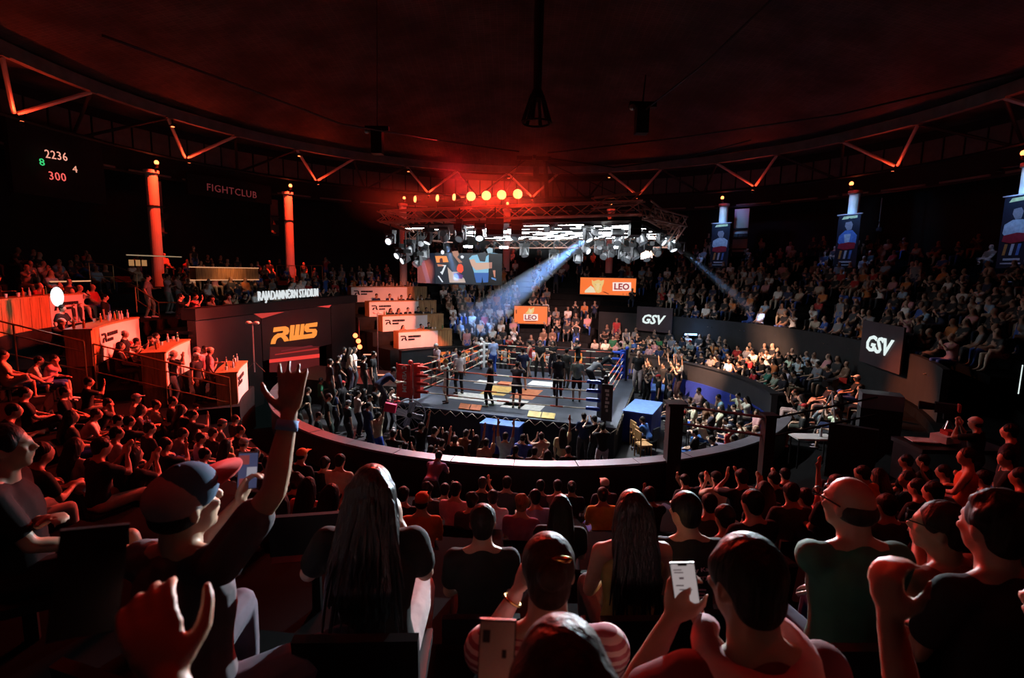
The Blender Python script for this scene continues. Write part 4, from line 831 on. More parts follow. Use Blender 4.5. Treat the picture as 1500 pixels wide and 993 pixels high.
# ================================================================== people
mat('cloth', (1, 1, 1), .85, objcol=True, var=.22, scale=9, bump=.12, spec=.2)
mat('skin', (1, 1, 1), .48, objcol=True, var=.10, scale=14, spec=.4)
mat('hair', (1, 1, 1), .55, objcol=True, var=.5, scale=34, stretch=(1, 1, .16), bump=.7, spec=.22)
mat('hair_gloss', (1, 1, 1), .33, objcol=True, var=.5, scale=60, stretch=(1, 1, .12), bump=.9, spec=.6)
mat('shoe', (1, 1, 1), .6, objcol=True, var=.1)
V = Vector
def bone2(a, b, l1, l2, hint):
    d = b-a; L_ = d.length; mx = (l1+l2)*.999
    if L_ > mx: b = a+d*(mx/L_); d = b-a; L_ = mx
    d = d.normalized(); x = (l1*l1-l2*l2+L_*L_)/(2*L_); hh = math.sqrt(max(l1*l1-x*x, 0))
    hv = V(hint); hv = hv-d*hv.dot(d); hv = hv.normalized() if hv.length > 1e-6 else V((1, 0, 0))
    return a+d*x+hv*hh, b
def skel(pz):
    """joints of a person looking along +Y; origin on the floor under the pelvis"""
    J = {}; hz = pz.get('hz', .93); P = V((0, 0, hz)) + V(pz.get('poff', (0, 0, 0)))
    ln, sd, tw = pz.get('lean', 0), pz.get('side', 0), pz.get('twist', 0)
    Rm = Matrix.Rotation(tw, 3, 'Z') @ Matrix.Rotation(sd, 3, 'Y') @ Matrix.Rotation(-ln, 3, 'X')
    up, rt, fw = Rm @ V((0, 0, 1)), Rm @ V((1, 0, 0)), Rm @ V((0, 1, 0))
    J.update(P=P, up=up, rt=rt, fw=fw, neck=P+up*.50)
    hy, hp, hr = pz.get('hyaw', 0), pz.get('hpitch', 0), pz.get('hroll', 0)
    Hm = Matrix.Rotation(tw+hy, 3, 'Z') @ Matrix.Rotation(sd*.5+hr, 3, 'Y') @ Matrix.Rotation(-(ln*.45+hp), 3, 'X')
    J['Hm'] = Hm; J['head'] = J['neck']+(up*.5+Hm @ V((0, .25, .9)))*.075+Hm @ V((0, .028, .072))
    sw = pz.get('sw', .175); tgt = pz.get('hands'); hints = pz.get('elbow', ((-.6, -.5, -.8), (.6, -.5, -.8)))
    hl = pz.get('hipw', .095)
    for i, s in enumerate((-1, 1)):
        sh = J['neck']+rt*sw*s-up*.040
        if pz.get('shrug'): sh += up*pz['shrug'][i]
        el, wr = bone2(sh, V(tgt[i]), .285, .25, hints[i]); J['sh%d' % i], J['el%d' % i], J['wr%d' % i] = sh, el, wr
        hip = P+V((hl*s, 0, -.02)); ft = V(pz['feet'][i]); kn_, an = bone2(hip, ft+V((0, 0, .08)), .44, .42, pz.get('knee', ((-.15, 1, .3), (.15, 1, .3)))[i])
        J['hip%d' % i], J['kn%d' % i], J['an%d' % i] = hip, kn_, an
    return J
def cone(mb, p0, r0, p1, r1, n=10):
    p0, p1 = V(p0), V(p1); mb.ell(p0, (r0,)*3, n); mb.ell(p1, (r1,)*3, n)
    if (p1-p0).length > 1e-4: mb.tube(p0, p1, r0, r1, n)
def limb(mb, pts, rs, n=10):
    for i in range(len(pts)-1): cone(mb, pts[i], rs[i], pts[i+1], rs[i+1], n)
TORSO = [(-.10, .10, .085, 0), (-.05, .150, .108, 0), (.03, .162, .114, 0), (.13, .138, .098, .005), (.21, .138, .098, .01), (.31, .158, .112, .012), (.40, .170, .105, .004), (.455, .135, .080, -.004), (.49, .075, .062, -.004)]
def torso(mb, J, t0, t1, d, n=16, bust=0.):
    rr = []; ts = [q for q in TORSO if t0 <= q[0] <= t1]
    for t, rx, ry, yo in ts:
        c = J['P']+J['up']*t+J['fw']*yo
        rr.append([c+J['rt']*((rx+d)*math.cos(2*math.pi*i/n))+J['fw']*((ry+d)*math.sin(2*math.pi*i/n)) for i in range(n)])
    mb.rings(rr)
def hand(mb, J, i, pz, hi):
    s = -1 if i == 0 else 1
    wr = J['wr%d' % i]; d = (wr-J['el%d' % i]).normalized(); hd = pz.get('hdir', (None, None))[i]
    if hd is not None: d = V(hd).normalized()
    nm = V(pz.get('palm', ((0, 0, -1), (0, 0, -1)))[i]); nm = (nm-d*nm.dot(d)).normalized(); sd = d.cross(nm).normalized()*(1 if i else -1)   # sd points to the thumb side
    sd = -sd if pz.get('thumbflip', (0, 0))[i] else sd
    B = Matrix((sd, d, nm)).transposed()
    cu = pz.get('curl', (.5, .5))[i]; sp = pz.get('spread', (.05, .05))[i]
    if not hi:                                     # seen from afar: closed fingers and a thumb
        mb.ell(wr+d*.045, (.046, .056, .028), 8, B); v = d*math.cos(cu*.8)+nm*math.sin(cu*.8); mb.ell(wr+d*.085+v*.05, (.042, .056, .025), 8, Matrix((sd, v, sd.cross(v))).transposed())
        limb(mb, [wr+d*.03+sd*.03, wr+d*.08+sd*.062], (.022, .018), 6); return
    mb.ell(wr+d*.048, (.042, .052, .018), 10, B)
    lens = ((.034, .076), (.012, .086), (-.011, .079), (-.033, .062))
    for x, ln in lens:
        dd = (d+sd*(x*sp*26)).normalized(); p = wr+d*.088+sd*x
        pts = [p-d*.02, p]; ang = 0
        for q in (.45, .30, .25):
            ang += cu*.9; v = (dd*math.cos(ang)+nm*math.sin(ang)); pts.append(pts[-1]+v*ln*q)
        limb(mb, pts, (.0105, .0100, .0095, .0088, .0078), 8 if hi else 6)
    p = wr+d*.02+sd*.030; o1 = p+(sd*(.75+sp*2)+d*.7+nm*.25).normalized()*.042; o2 = o1+(sd*(.3+sp*2)+d*.9+nm*(.3*cu)).normalized()*.034; o3 = o2+(sd*(.1+sp*1.5)+d*1.0+nm*.5*cu).normalized()*.026
    limb(mb, [p, o1, o2, o3], (.016, .013, .0115, .009), 8 if hi else 6)
def headmesh(mb, J, d=0):
    c, H = J['head'], J['Hm']
    mb.ell(c+H @ V((0, -.008, .018)), (.076, .096, .098), 16, H); mb.ell(c+H @ V((0, .022, -.045)), (.060, .070, .078), 14, H)
    mb.ell(c+H @ V((0, .060, -.092)), (.030, .028, .026), 10, H)
    mb.tube(c+H @ V((0, .088, .018)), c+H @ V((0, .112, -.022)), .008, .015, 8); mb.ell(c+H @ V((0, .108, -.024)), (.016, .012, .012), 8, H)
    mb.ell(c+H @ V((0, .082, .026)), (.050, .016, .010), 10, H); mb.ell(c+H @ V((0, .090, -.058)), (.024, .010, .010), 8, H)
    for s in (-1, 1): mb.ell(c+H @ V((s*.078, -.012, -.012)), (.010, .020, .034), 8, H); mb.ell(c+H @ V((s*.04, .070, -.022)), (.022, .02, .018), 8, H)
def solid(name, mb, vox, it=3, fac_=.5):
    me = bpy.data.meshes.new(name); me.from_pydata(mb.v, [], mb.f); o = bpy.data.objects.new(name, me)
    r = o.modifiers.new('r', 'REMESH'); r.mode = 'VOXEL'; r.voxel_size = vox; r.use_smooth_shade = True
    if it: s = o.modifiers.new('s', 'SMOOTH'); s.factor = fac_; s.iterations = it
    out = bake(o); bpy.data.meshes.remove(me)
    out.name = name; return out
def make_hair(kind, J, vox):
    c, H = J['head'], J['Hm']; mb = MB(); part = 'hair'
    if kind in ('short', 'long', 'bun', 'curly', 'pony'):
        mb.ell(c+H @ V((0, -.020, .036)), (.086, .100, .096), 18, H); mb.ell(c+H @ V((0, -.055, -.02)), (.070, .055, .075), 14, H)
        if kind == 'short':
            for s in (-1, 1): mb.ell(c+H @ V((s*.070, .005, .035)), (.016, .05, .05), 8, H)
    if kind == 'curly':
        for k in range(26):
            a, b = rnd.uniform(0, 6.28), rnd.uniform(-.2, 1.4); mb.ell(c+H @ V((.085*math.cos(a)*math.cos(b), -.02+.10*math.sin(a)*math.cos(b) if math.sin(a) < .5 else -.02, .03+.10*math.sin(b))), (.032,)*3, 8)
    if kind == 'bun': mb.ell(c+H @ V((0, -.12, .05)), (.045, .042, .045), 12, H)
    if kind == 'pony':
        b0 = c+H @ V((0, -.115, .02)); limb(mb, [b0, b0+H @ V((0, -.05, -.06)), b0+H @ V((0, -.045, -.18)), b0+H @ V((0, -.02, -.28))], (.03, .034, .03, .012), 10)
    if kind == 'long':
        bk = J['P']+J['up']*.36-J['fw']*.135
        for x in (-.06, -.03, 0, .03, .06):
            limb(mb, [c+H @ V((x*.9, -.06, .03)), c+H @ V((x*1.2, -.085, -.06)), J['neck']-J['fw']*.09+J['rt']*x*1.3, bk+J['rt']*x*1.5, bk-J['up']*.12+J['rt']*x*1.3], (.05, .045, .04, .036, .018), 10)
        for s in (-1, 1): limb(mb, [c+H @ V((s*.07, -.01, .03)), c+H @ V((s*.085, -.02, -.08)), J['neck']+J['rt']*s*.10-J['fw']*.05, J['P']+J['up']*.42+J['rt']*s*.11-J['fw']*.10], (.028, .03, .032, .02), 10)
    if kind == 'cap':
        part = 'cap'; mb.ell(c+H @ V((0, -.006, .045)), (.088, .106, .082), 18, H); mb.box(c+H @ V((0, .135, .040)), (.13, .12, .014), H)
    if kind == 'bald': mb.ell(c+H @ V((0, -.035, -.015)), (.083, .082, .060), 16, H)
    return part, solid(part, mb, vox, 2)
def make_proto(name, pz, hair='short', top='tee', legs='trousers', vox=.022, hi=False, shoes=True):
    J = skel(pz); P = {'J': J}
    b = MB(); torso(b, J, -1, 1, 0); headmesh(b, J); cone(b, J['neck']-J['up']*.04, .072, J['head']-J['Hm'] @ V((0, .025, .05)), .060)
    for i in (0, 1): cone(b, J['neck']+J['up']*.035-J['fw']*.015, .045, J['sh%d' % i]+J['up']*.005, .042)
    for i in (0, 1):
        s, e, w_ = J['sh%d' % i], J['el%d' % i], J['wr%d' % i]
        limb(b, [s+(J['neck']-J['up']*.05-s)*.45, s, s.lerp(e, .45), e, e.lerp(w_, .3), w_], (.058, .056, .047, .040, .041, .027)); hand(b, J, i, pz, hi)
        h_, k, a = J['hip%d' % i], J['kn%d' % i], J['an%d' % i]
        limb(b, [h_, h_.lerp(k, .5), k, k.lerp(a, .3), a], (.090, .074, .054, .056, .036))
        fd = V(pz.get('fdir', ((-.15, 1, 0), (.15, 1, 0)))[i]).normalized(); limb(b, [a+V((0, 0, -.03))-fd*.03, a+V((0, 0, -.04))+fd*.09, a+V((0, 0, -.055))+fd*.16], (.036, .032, .022))
    P['body'] = solid('body', b, vox)
    if top:
        t = MB(); torso(t, J, -.06 if top != 'dress' else -.11, .495 if top != 'sleeveless' else .46, .016 if top != 'loose' else .026)
        if top != 'sleeveless':
            for i in (0, 1): cone(t, J['neck']+J['up']*.012+(J['sh%d' % i]-J['neck'])*.28-J['fw']*.012, .046, J['sh%d' % i]+J['up']*.008, .052)
            cone(t, J['neck']-J['up']*.02-J['fw']*.015, .078, J['neck']-J['up']*.05, .08)
        for i in (0, 1):
            s, e, w_ = J['sh%d' % i], J['el%d' % i], J['wr%d' % i]; nk = s+(J['neck']-J['up']*.05-s)*.5
            if top in ('tee', 'loose', 'dress'): limb(t, [nk, s, s.lerp(e, .62)], (.066, .071, .066))
            elif top == 'long': limb(t, [nk, s, s.lerp(e, .5), e, e.lerp(w_, .9)], (.066, .068, .061, .055, .040))
            else: limb(t, [nk.lerp(J['neck'], .3), nk], (.05, .05))
        P['shirt'] = solid('shirt', t, vox)
    if legs:
        t = MB(); torso(t, J, -.11, .05, .015)
        for i in (0, 1):
            h_, k, a = J['hip%d' % i], J['kn%d' % i], J['an%d' % i]
            if legs == 'trousers': limb(t, [h_, h_.lerp(k, .5), k, k.lerp(a, .4), a.lerp(k, .08)], (.104, .088, .070, .068, .054))
            elif legs == 'shorts': limb(t, [h_, h_.lerp(k, .5), h_.lerp(k, .86)], (.104, .094, .084))
        P['trousers'] = solid('trousers' if legs == 'trousers' else 'shorts', t, vox)
    if shoes:
        P['shoes'] = []
        for i in (0, 1):
            t = MB(); a = J['an%d' % i]; fd = V(pz.get('fdir', ((-.15, 1, 0), (.15, 1, 0)))[i]).normalized(); limb(t, [a+V((0, 0, -.035))-fd*.035, a+V((0, 0, -.042))+fd*.09, a+V((0, 0, -.052))+fd*.17], (.045, .040, .030))
            P['shoes'].append(solid('shoe', t, vox*.8))
    P['hairs'] = {}; P['pz'] = pz; P['vox'] = vox
    return P
def get_hair(P, kind):
    if kind not in P['hairs']: P['hairs'][kind] = make_hair(kind, P['J'], P['vox'])
    return P['hairs'][kind]
SKINS = [(.50, .30, .21), (.42, .24, .16), (.58, .37, .27), (.34, .19, .125)]
HAIRS = [(.006, .005, .005), (.009, .007, .006), (.014, .009, .007)]
COLS_ = {'white': (.78, .75, .72), 'black': (.014, .014, .016), 'grey': (.22, .22, .23), 'navy': (.02, .03, .075), 'red': (.45, .03, .03), 'orange': (.62, .19, .05), 'pale blue': (.30, .45, .62), 'pink': (.60, .26, .28), 'beige': (.52, .42, .32), 'green': (.04, .17, .09), 'yellow': (.62, .42, .08), 'blue': (.04, .10, .38), 'purple': (.28, .16, .33), 'brown': (.16, .08, .045), 'charcoal': (.045, .045, .05)}
PEOPLE = []
def person(P, loc, rz, label, group=None, shirt='black', pants='charcoal', shoes='white', hair='short', haircol=None, skin=None, sc=1., cap='red'):
    o = bpy.data.objects.new('person', P['body']); COL.objects.link(o); o.location = loc; o.rotation_euler.z = rz; o.scale = (sc,)*3
    if not P['body'].materials: P['body'].materials.append(M['skin'])
    o.color = (*(skin or rnd.choice(SKINS)), 1); tag(o, label, 'person', group)
    def part(nm, me, m_, col):
        if not me.materials: me.materials.append(M[m_])
        c = bpy.data.objects.new(nm, me); COL.objects.link(c); c.parent = o; c.color = (*col, 1); return c
    cc = lambda q: COLS_[q] if isinstance(q, str) else q
    jit = lambda q: tuple(max(0, x*rnd.uniform(.8, 1.15)) for x in q)
    if 'shirt' in P: part('shirt', P['shirt'], 'cloth', jit(cc(shirt)))
    if 'trousers' in P: part('trousers', P['trousers'], 'cloth', jit(cc(pants)))
    if 'shoes' in P: 
        q = jit(cc(shoes))
        for me in P['shoes']: part('shoe', me, 'shoe', q)
    if hair:
        nm, me = get_hair(P, hair); part(nm, me, 'cloth' if nm == 'cap' else 'hair', cc(cap) if nm == 'cap' else (haircol or rnd.choice(HAIRS)))
        if nm == 'cap': nm2, me2 = get_hair(P, 'bald'); part('hair', me2, 'hair', haircol or rnd.choice(HAIRS))
    PEOPLE.append(o); return o
SIT = dict(hz=.50, feet=((-.13, .46, 0), (.13, .46, 0)))
POSES = {
 'lap': dict(SIT, hands=((-.10, .30, .62), (.10, .30, .62))),
 'lean': dict(SIT, lean=.55, hands=((-.05, .52, .66), (.06, .54, .68)), hpitch=-.25),
 'clap': dict(SIT, lean=.08, hands=((-.035, .34, 1.02), (.035, .34, 1.02)), palm=((1, 0, 0), (-1, 0, 0)), hdir=((.1, .5, .8), (-.1, .5, .8)), curl=(.1, .1)),
 'cross': dict(SIT, hands=((.13, .20, .84), (-.13, .22, .80)), lean=-.05),
 'phone': dict(SIT, hands=((-.10, .28, .64), (.06, .36, 1.06)), lean=.05, hdir=(None, (0, .2, 1)), palm=((0, 0, -1), (0, -1, 0))),
 'chin': dict(SIT, lean=.30, hands=((-.10, .40, .66), (.03, .26, 1.06)), hdir=(None, (0, -.1, 1)), curl=(.5, .9)),
 'up': dict(SIT, hands=((-.10, .30, .62), (.30, .16, 1.62)), hdir=(None, (.1, 0, 1)), palm=((0, 0, -1), (0, 1, 0)), curl=(.5, .05), spread=(.05, .12)),
 'legx': dict(SIT, lean=-.12, feet=((-.13, .46, 0), (-.05, .62, .34)), hands=((-.05, .32, .66), (.12, .30, .68))),
 'turn': dict(SIT, twist=.35, hyaw=.4, hands=((-.14, .26, .64), (.20, .24, .66))),
}
STAND = dict(hz=.93, feet=((-.12, .02, 0), (.12, -.02, 0)))
POSES.update({
 'relax': dict(STAND, hands=((-.27, .05, .84), (.27, .05, .84))),
 'front': dict(STAND, hands=((-.04, .24, .98), (.04, .24, .96)), feet=((-.17, 0, 0), (.17, 0, 0))),
 'shoot': dict(STAND, hands=((-.07, .30, 1.50), (.08, .30, 1.50)), lean=.05, hdir=((0, .2, 1), (0, .2, 1)), palm=((1, 0, 0), (-1, 0, 0)), elbow=((-.8, .1, -.8), (.8, .1, -.8))),
 'armsup': dict(STAND, hands=((-.22, .10, 1.92), (.22, .10, 1.92)), hdir=((0, 0, 1), (0, 0, 1)), palm=((0, 1, 0), (0, 1, 0)), curl=(.3, .3)),
 'oneup': dict(STAND, hands=((-.20, .18, .90), (.20, .16, 1.95)), hdir=(None, (0, .1, 1)), palm=((0, 0, -1), (0, 1, 0)), curl=(.4, .3)),
 'bend': dict(STAND, lean=.95, hands=((-.12, .62, .90), (.14, .62, .92)), poff=(0, -.15, -.04)),
 'arms_x': dict(STAND, hands=((.12, .21, 1.24), (-.12, .23, 1.20))),
 'talk': dict(STAND, hands=((-.10, .32, 1.18), (.24, .08, .90)), feet=((-.12, .1, 0), (.12, -.08, 0)), twist=.1),
 'walk': dict(STAND, hands=((-.25, .18, .88), (.25, -.08, .86)), feet=((-.10, .25, 0), (.10, -.22, .03))),
})
PROTO = {}
def proto(pose, top='tee', legs='trousers', vox=.024):
    k = (pose, top, legs)
    if k not in PROTO: PROTO[k] = make_proto(pose, POSES[pose], top=top, legs=legs, vox=vox)
    return PROTO[k]
SEATED = ['lap', 'lean', 'clap', 'cross', 'phone', 'chin', 'legx', 'turn']
WORD = {'lap': 'hands in lap', 'lean': 'bent forward', 'clap': 'clapping', 'cross': 'folded arms', 'phone': 'hand raised', 'chin': 'chin in hand', 'up': 'arm up', 'legx': 'crossed legs', 'turn': 'turned sideways', 'relax': 'standing', 'front': 'hands clasped', 'shoot': 'filming', 'armsup': 'both arms up', 'oneup': 'one arm up', 'bend': 'bending forward', 'arms_x': 'arms folded', 'talk': 'gesturing', 'walk': 'stepping forward'}
HW = {'short': 'short hair', 'long': 'long hair', 'cap': 'a cap', 'bun': 'bun', 'curly': 'curly hair', 'pony': 'ponytail', 'bald': 'bald crown'}
def someone(loc, rz, pose, where, group, shirt=None, pants=None, hair=None, top=None, legs=None, sc=None, cap=None, haircol=None, skin=None, hairword=None):
    shirt = shirt or rnd.choice(['black']*5+['white']*4+['grey', 'grey', 'navy', 'navy', 'red', 'orange', 'pale blue', 'pink', 'beige', 'beige', 'green', 'yellow', 'blue', 'brown'])
    hair = hair or rnd.choice(['short']*6+['long']*3+['cap', 'bun', 'pony']); top = top or 'tee'
    legs = legs or rnd.choice(['trousers', 'trousers', 'shorts']); cap = cap or rnd.choice(['black', 'white', 'red', 'grey'])
    hw = (cap+' cap') if hair == 'cap' else (hairword or HW[hair])
    lab = f'person in {shirt} top, {hw}, {WORD[pose]} {where}'
    if len(lab.split()) > 16: lab = f'person in {shirt} top, {WORD[pose]} {where}'
    return person(proto(pose, top, legs), loc, rz, lab, group, shirt, pants or rnd.choice(['charcoal', 'navy', 'black', 'blue', 'beige', 'grey']), rnd.choice(['white', 'black', 'grey']), hair, haircol, skin, sc or rnd.uniform(.94, 1.05), cap)
# ================================================================== people in and around the ring
def at_foot(px, py, z): p = at_z(px, py, z); return V((p.x, p.y, z))
def under_head(px, py, z, hh): p = at_z(px, py, z+hh); return V((p.x, p.y, z))
RINGW = 'inside the ring'
for px, py, pose, yaw, shirt, pants, hair, top, legs, extra, sc in (
    (655, 590, 'shoot', 1.9, 'white', 'white', 'curly', 'tee', 'shorts', 'in a white outfit with fair hair near the red corner', .95), (673, 577, 'relax', .6, 'white', 'black', 'short', 'tee', 'trousers', 'in white shirt and black trousers behind the fair haired one', 1.0),
    (640, 560, 'talk', 2.2, 'white', 'black', 'cap', 'tee', 'shorts', 'wearing a white cap behind the red corner pads', 1.), (722, 548, 'relax', .5, 'pale blue', 'blue', 'short', 'tee', 'trousers', 'in pale blue shirt and jeans by the white corner', 1.02),
    (718, 595, 'talk', 1.4, 'black', 'black', 'short', 'tee', 'trousers', 'all in black with white shoes beside the rope spacer', 1.), (756, 598, 'shoot', -.2, 'charcoal', 'black', 'short', 'tee', 'shorts', 'in charcoal holding a camera over the white canvas print', .98),
    (765, 571, 'talk', .3, 'navy', 'black', 'short', 'tee', 'shorts', 'in navy top and black shorts over the orange canvas print', 1.02), (790, 555, 'front', 3.0, 'black', 'black', 'short', 'tee', 'trousers', 'in black with clasped hands facing the red corner', 1.04),
    (809, 551, 'arms_x', 2.7, 'black', 'black', 'long', 'tee', 'trousers', 'in black with long hair and folded arms', .98), (817, 583, 'relax', .2, 'black', 'black', 'short', 'tee', 'trousers', 'in black with white shoes, back to the near ropes', 1.), (828, 570, 'talk', -.6, 'charcoal', 'charcoal', 'short', 'long', 'trousers', 'in charcoal long sleeves between two others', 1.),
    (844, 588, 'relax', -.1, 'grey', 'black', 'cap', 'tee', 'shorts', 'in grey tee with a dark cap close to the blue pads', 1.), (866, 574, 'bend', -1.1, 'grey', 'black', 'short', 'tee', 'trousers', 'in grey bending towards the blue corner', 1.), (846, 553, 'shoot', 1.4, 'black', 'black', 'cap', 'tee', 'trousers', 'in black filming with a raised camera', 1.02), (882, 562, 'bend', -1.5, 'black', 'black', 'short', 'long', 'trousers', 'in black bending at the blue ropes', 1.), (775, 553, 'relax', 1.2, 'red', 'white', 'short', 'sleeveless', 'shorts', 'in red fighting kit among the officials', 1.)):
    loc = at_foot(px, py, ZC); P = proto(pose, top, legs)
    person(P, loc, yaw, 'person '+extra, 'people inside the ring', shirt, pants, 'white' if 'white shoes' in extra else 'black', hair, (.30, .19, .07) if hair == 'curly' else None, None, sc, 'white' if 'white cap' in extra else 'black')
for px, py, pose, yaw, shirt, pants, hair, lab in ((907, 556, 'relax', .9, 'black', 'navy', 'short', 'person in black leaning at the blue corner on the ring apron'), (917, 551, 'armsup', .6, 'beige', 'grey', 'bun', 'person in pale vest raising a camera on the ring apron')): person(proto(pose), at_foot(px, py, ZC), yaw, lab, 'people on the ring apron', shirt, pants, 'black', hair)
person(proto('relax'), at_foot(933, 574, .9), 2.7, 'heavy person in black tee and camouflage trousers standing beside the ring', 'people on the ring apron', 'black', 'beige', 'grey', 'bald', sc=1.06)
st_ = empty('ring_step', at_foot(933, 574, 0)); tag(st_, 'dark step block beside the blue corner of the ring', 'step'); MB().box((0, 0, .44), (.8, .7, .88)).build('block', M['black_plastic'], st_); MB().box((0, 0, .885), (.84, .74, .03)).build('tread', M['steel_dark'], st_)
# ---- on the floor between ring skirt and near ledge
W1 = 'between ring skirt and ledge'
G1 = 'ringside photographers and guests'
for px, py, pose, shirt, hair, legs in ((553, 602, 'oneup', 'beige', 'bun', 'trousers'), (538, 590, 'relax', 'navy', 'short', 'trousers'), (574, 628, 'shoot', 'black', 'short', None), (596, 622, 'relax', 'black', 'long', None), (616, 620, 'oneup', 'black', 'short', None), (634, 627, 'shoot', 'charcoal', 'short', None), (652, 630, 'shoot', 'brown', 'long', None), (646, 643, 'oneup', 'black', 'short', None), (666, 638, 'relax', 'black', 'short', None), (681, 629, 'shoot', 'brown', 'bun', None), (697, 636, 'oneup', 'black', 'long', None), (712, 642, 'oneup', 'beige', 'short', None), (740, 634, 'armsup', 'pale blue', 'short', None), (765, 634, 'shoot', 'blue', 'cap', None), (794, 634, 'shoot', 'beige', 'short', None), (825, 627, 'oneup', 'beige', 'long', None), (856, 604, 'talk', 'navy', 'short', 'trousers'), (873, 609, 'shoot', 'black', 'short', 'trousers'), (884, 619, 'shoot', 'black', 'curly', 'trousers'), (629, 650, 'shoot', 'black', 'pony', None), (589, 648, 'shoot', 'navy', 'short', None), (783, 655, 'relax', 'charcoal', 'short', None), (833, 651, 'relax', 'black', 'short', None), (803, 659, 'shoot', 'brown', 'long', None), (755, 652, 'relax', 'charcoal', 'pony', None)):
    loc = under_head(px, py, 0, 1.70); q = V((loc.x, loc.y))
    if q.length > 8.9: loc = V((*(q*(8.9/q.length)), 0))
    someone(loc, face_to(loc)+rnd.uniform(-.3, .3), pose, W1, G1, shirt, None, hair, None, legs, sc=rnd.uniform(.95, 1.0))
W2 = 'between walk-out ramp and ring'
for px, py, pose, shirt, hair in ((469, 551, 'talk', 'green', 'short'), (489, 568, 'relax', 'navy', 'short'), (513, 541, 'armsup', 'black', 'short'), (523, 572, 'arms_x', 'beige', 'short'), (532, 566, 'talk', 'black', 'long'), (549, 561, 'shoot', 'black', 'long'), (560, 571, 'shoot', 'charcoal', 'short'), (571, 565, 'shoot', 'white', 'short'), (508, 584, 'relax', 'black', 'cap'), (450, 566, 'relax', 'black', 'short'), (436, 574, 'arms_x', 'black', 'short'), (480, 580, 'relax', 'black', 'short'), (465, 600, 'walk', 'black', 'short'), (500, 560, 'talk', 'black', 'cap'), (540, 575, 'phone', 'grey', 'short')):
    if pose == 'phone': pose = 'talk'
    loc = under_head(px, py, 0, 1.70); q = V((loc.x, loc.y))
    if q.length > 8.9: loc = V((*(q*(8.9/q.length)), 0))
    someone(loc, face_to(loc)+rnd.uniform(-.5, .5), pose, W2, 'people beside the walk-out ramp', shirt, 'charcoal', hair, None, 'trousers')
for px, py, pose, shirt, hair in ((482, 527, 'relax', 'black', 'short'), (494, 518, 'front', 'black', 'short'), (503, 511, 'talk', 'grey', 'long'), (511, 512, 'talk', 'beige', 'long'), (518, 509, 'relax', 'white', 'long'), (532, 519, 'talk', 'black', 'short'), (546, 518, 'relax', 'black', 'short'), (560, 530, 'bend', 'navy', 'short')):
    loc = under_head(px, py, 1.1, 1.70); someone(loc, face_to(loc)+rnd.uniform(-.6, .6), pose, 'on the walk-out ramp', 'people on the walk-out ramp', shirt, 'charcoal', hair, None, 'trousers')
# people behind the ring at the barrier strips
for i, a in enumerate((-34, -30, -26.5, -23.5, -20, -17, -13.5, -10.5, -7, -3.5, 0, 3.5, 7, 11)):
    loc = pol(8.35+rnd.uniform(-.2, .2), a, 0); someone(loc, face_to(loc)+rnd.uniform(-.5, .5), rnd.choice(['relax', 'talk', 'front', 'shoot', 'arms_x']), 'before orange strips', 'people before the advertising strips', rnd.choice(['black', 'black', 'white', 'beige', 'navy', 'grey']), 'charcoal', None, None, 'trousers')
W3 = 'standing near the timekeeper table'
for px, py, pose, shirt, hair in ((944, 532, 'armsup', 'black', 'short'), (953, 529, 'shoot', 'black', 'long'), (962, 539, 'shoot', 'charcoal', 'short'), (972, 531, 'oneup', 'black', 'short'), (980, 541, 'relax', 'black', 'short'), (986, 529, 'armsup', 'black', 'long'), (995, 536, 'shoot', 'black', 'bun'), (1003, 531, 'armsup', 'grey', 'long'), (950, 545, 'shoot', 'black', 'short'), (966, 550, 'relax', 'black', 'cap'), (983, 562, 'oneup', 'black', 'short')):
    loc = under_head(px, py, 0, 1.68); q = V((loc.x, loc.y))
    if q.length > 8.8: loc = V((*(q*(8.8/q.length)), 0))
    someone(loc, face_to(loc)+rnd.uniform(-.4, .4), pose, W3, 'standing crowd beside the timekeeper table', shirt, 'black', hair, None, 'trousers')
W4 = 'on floor seats by the blue skirt'
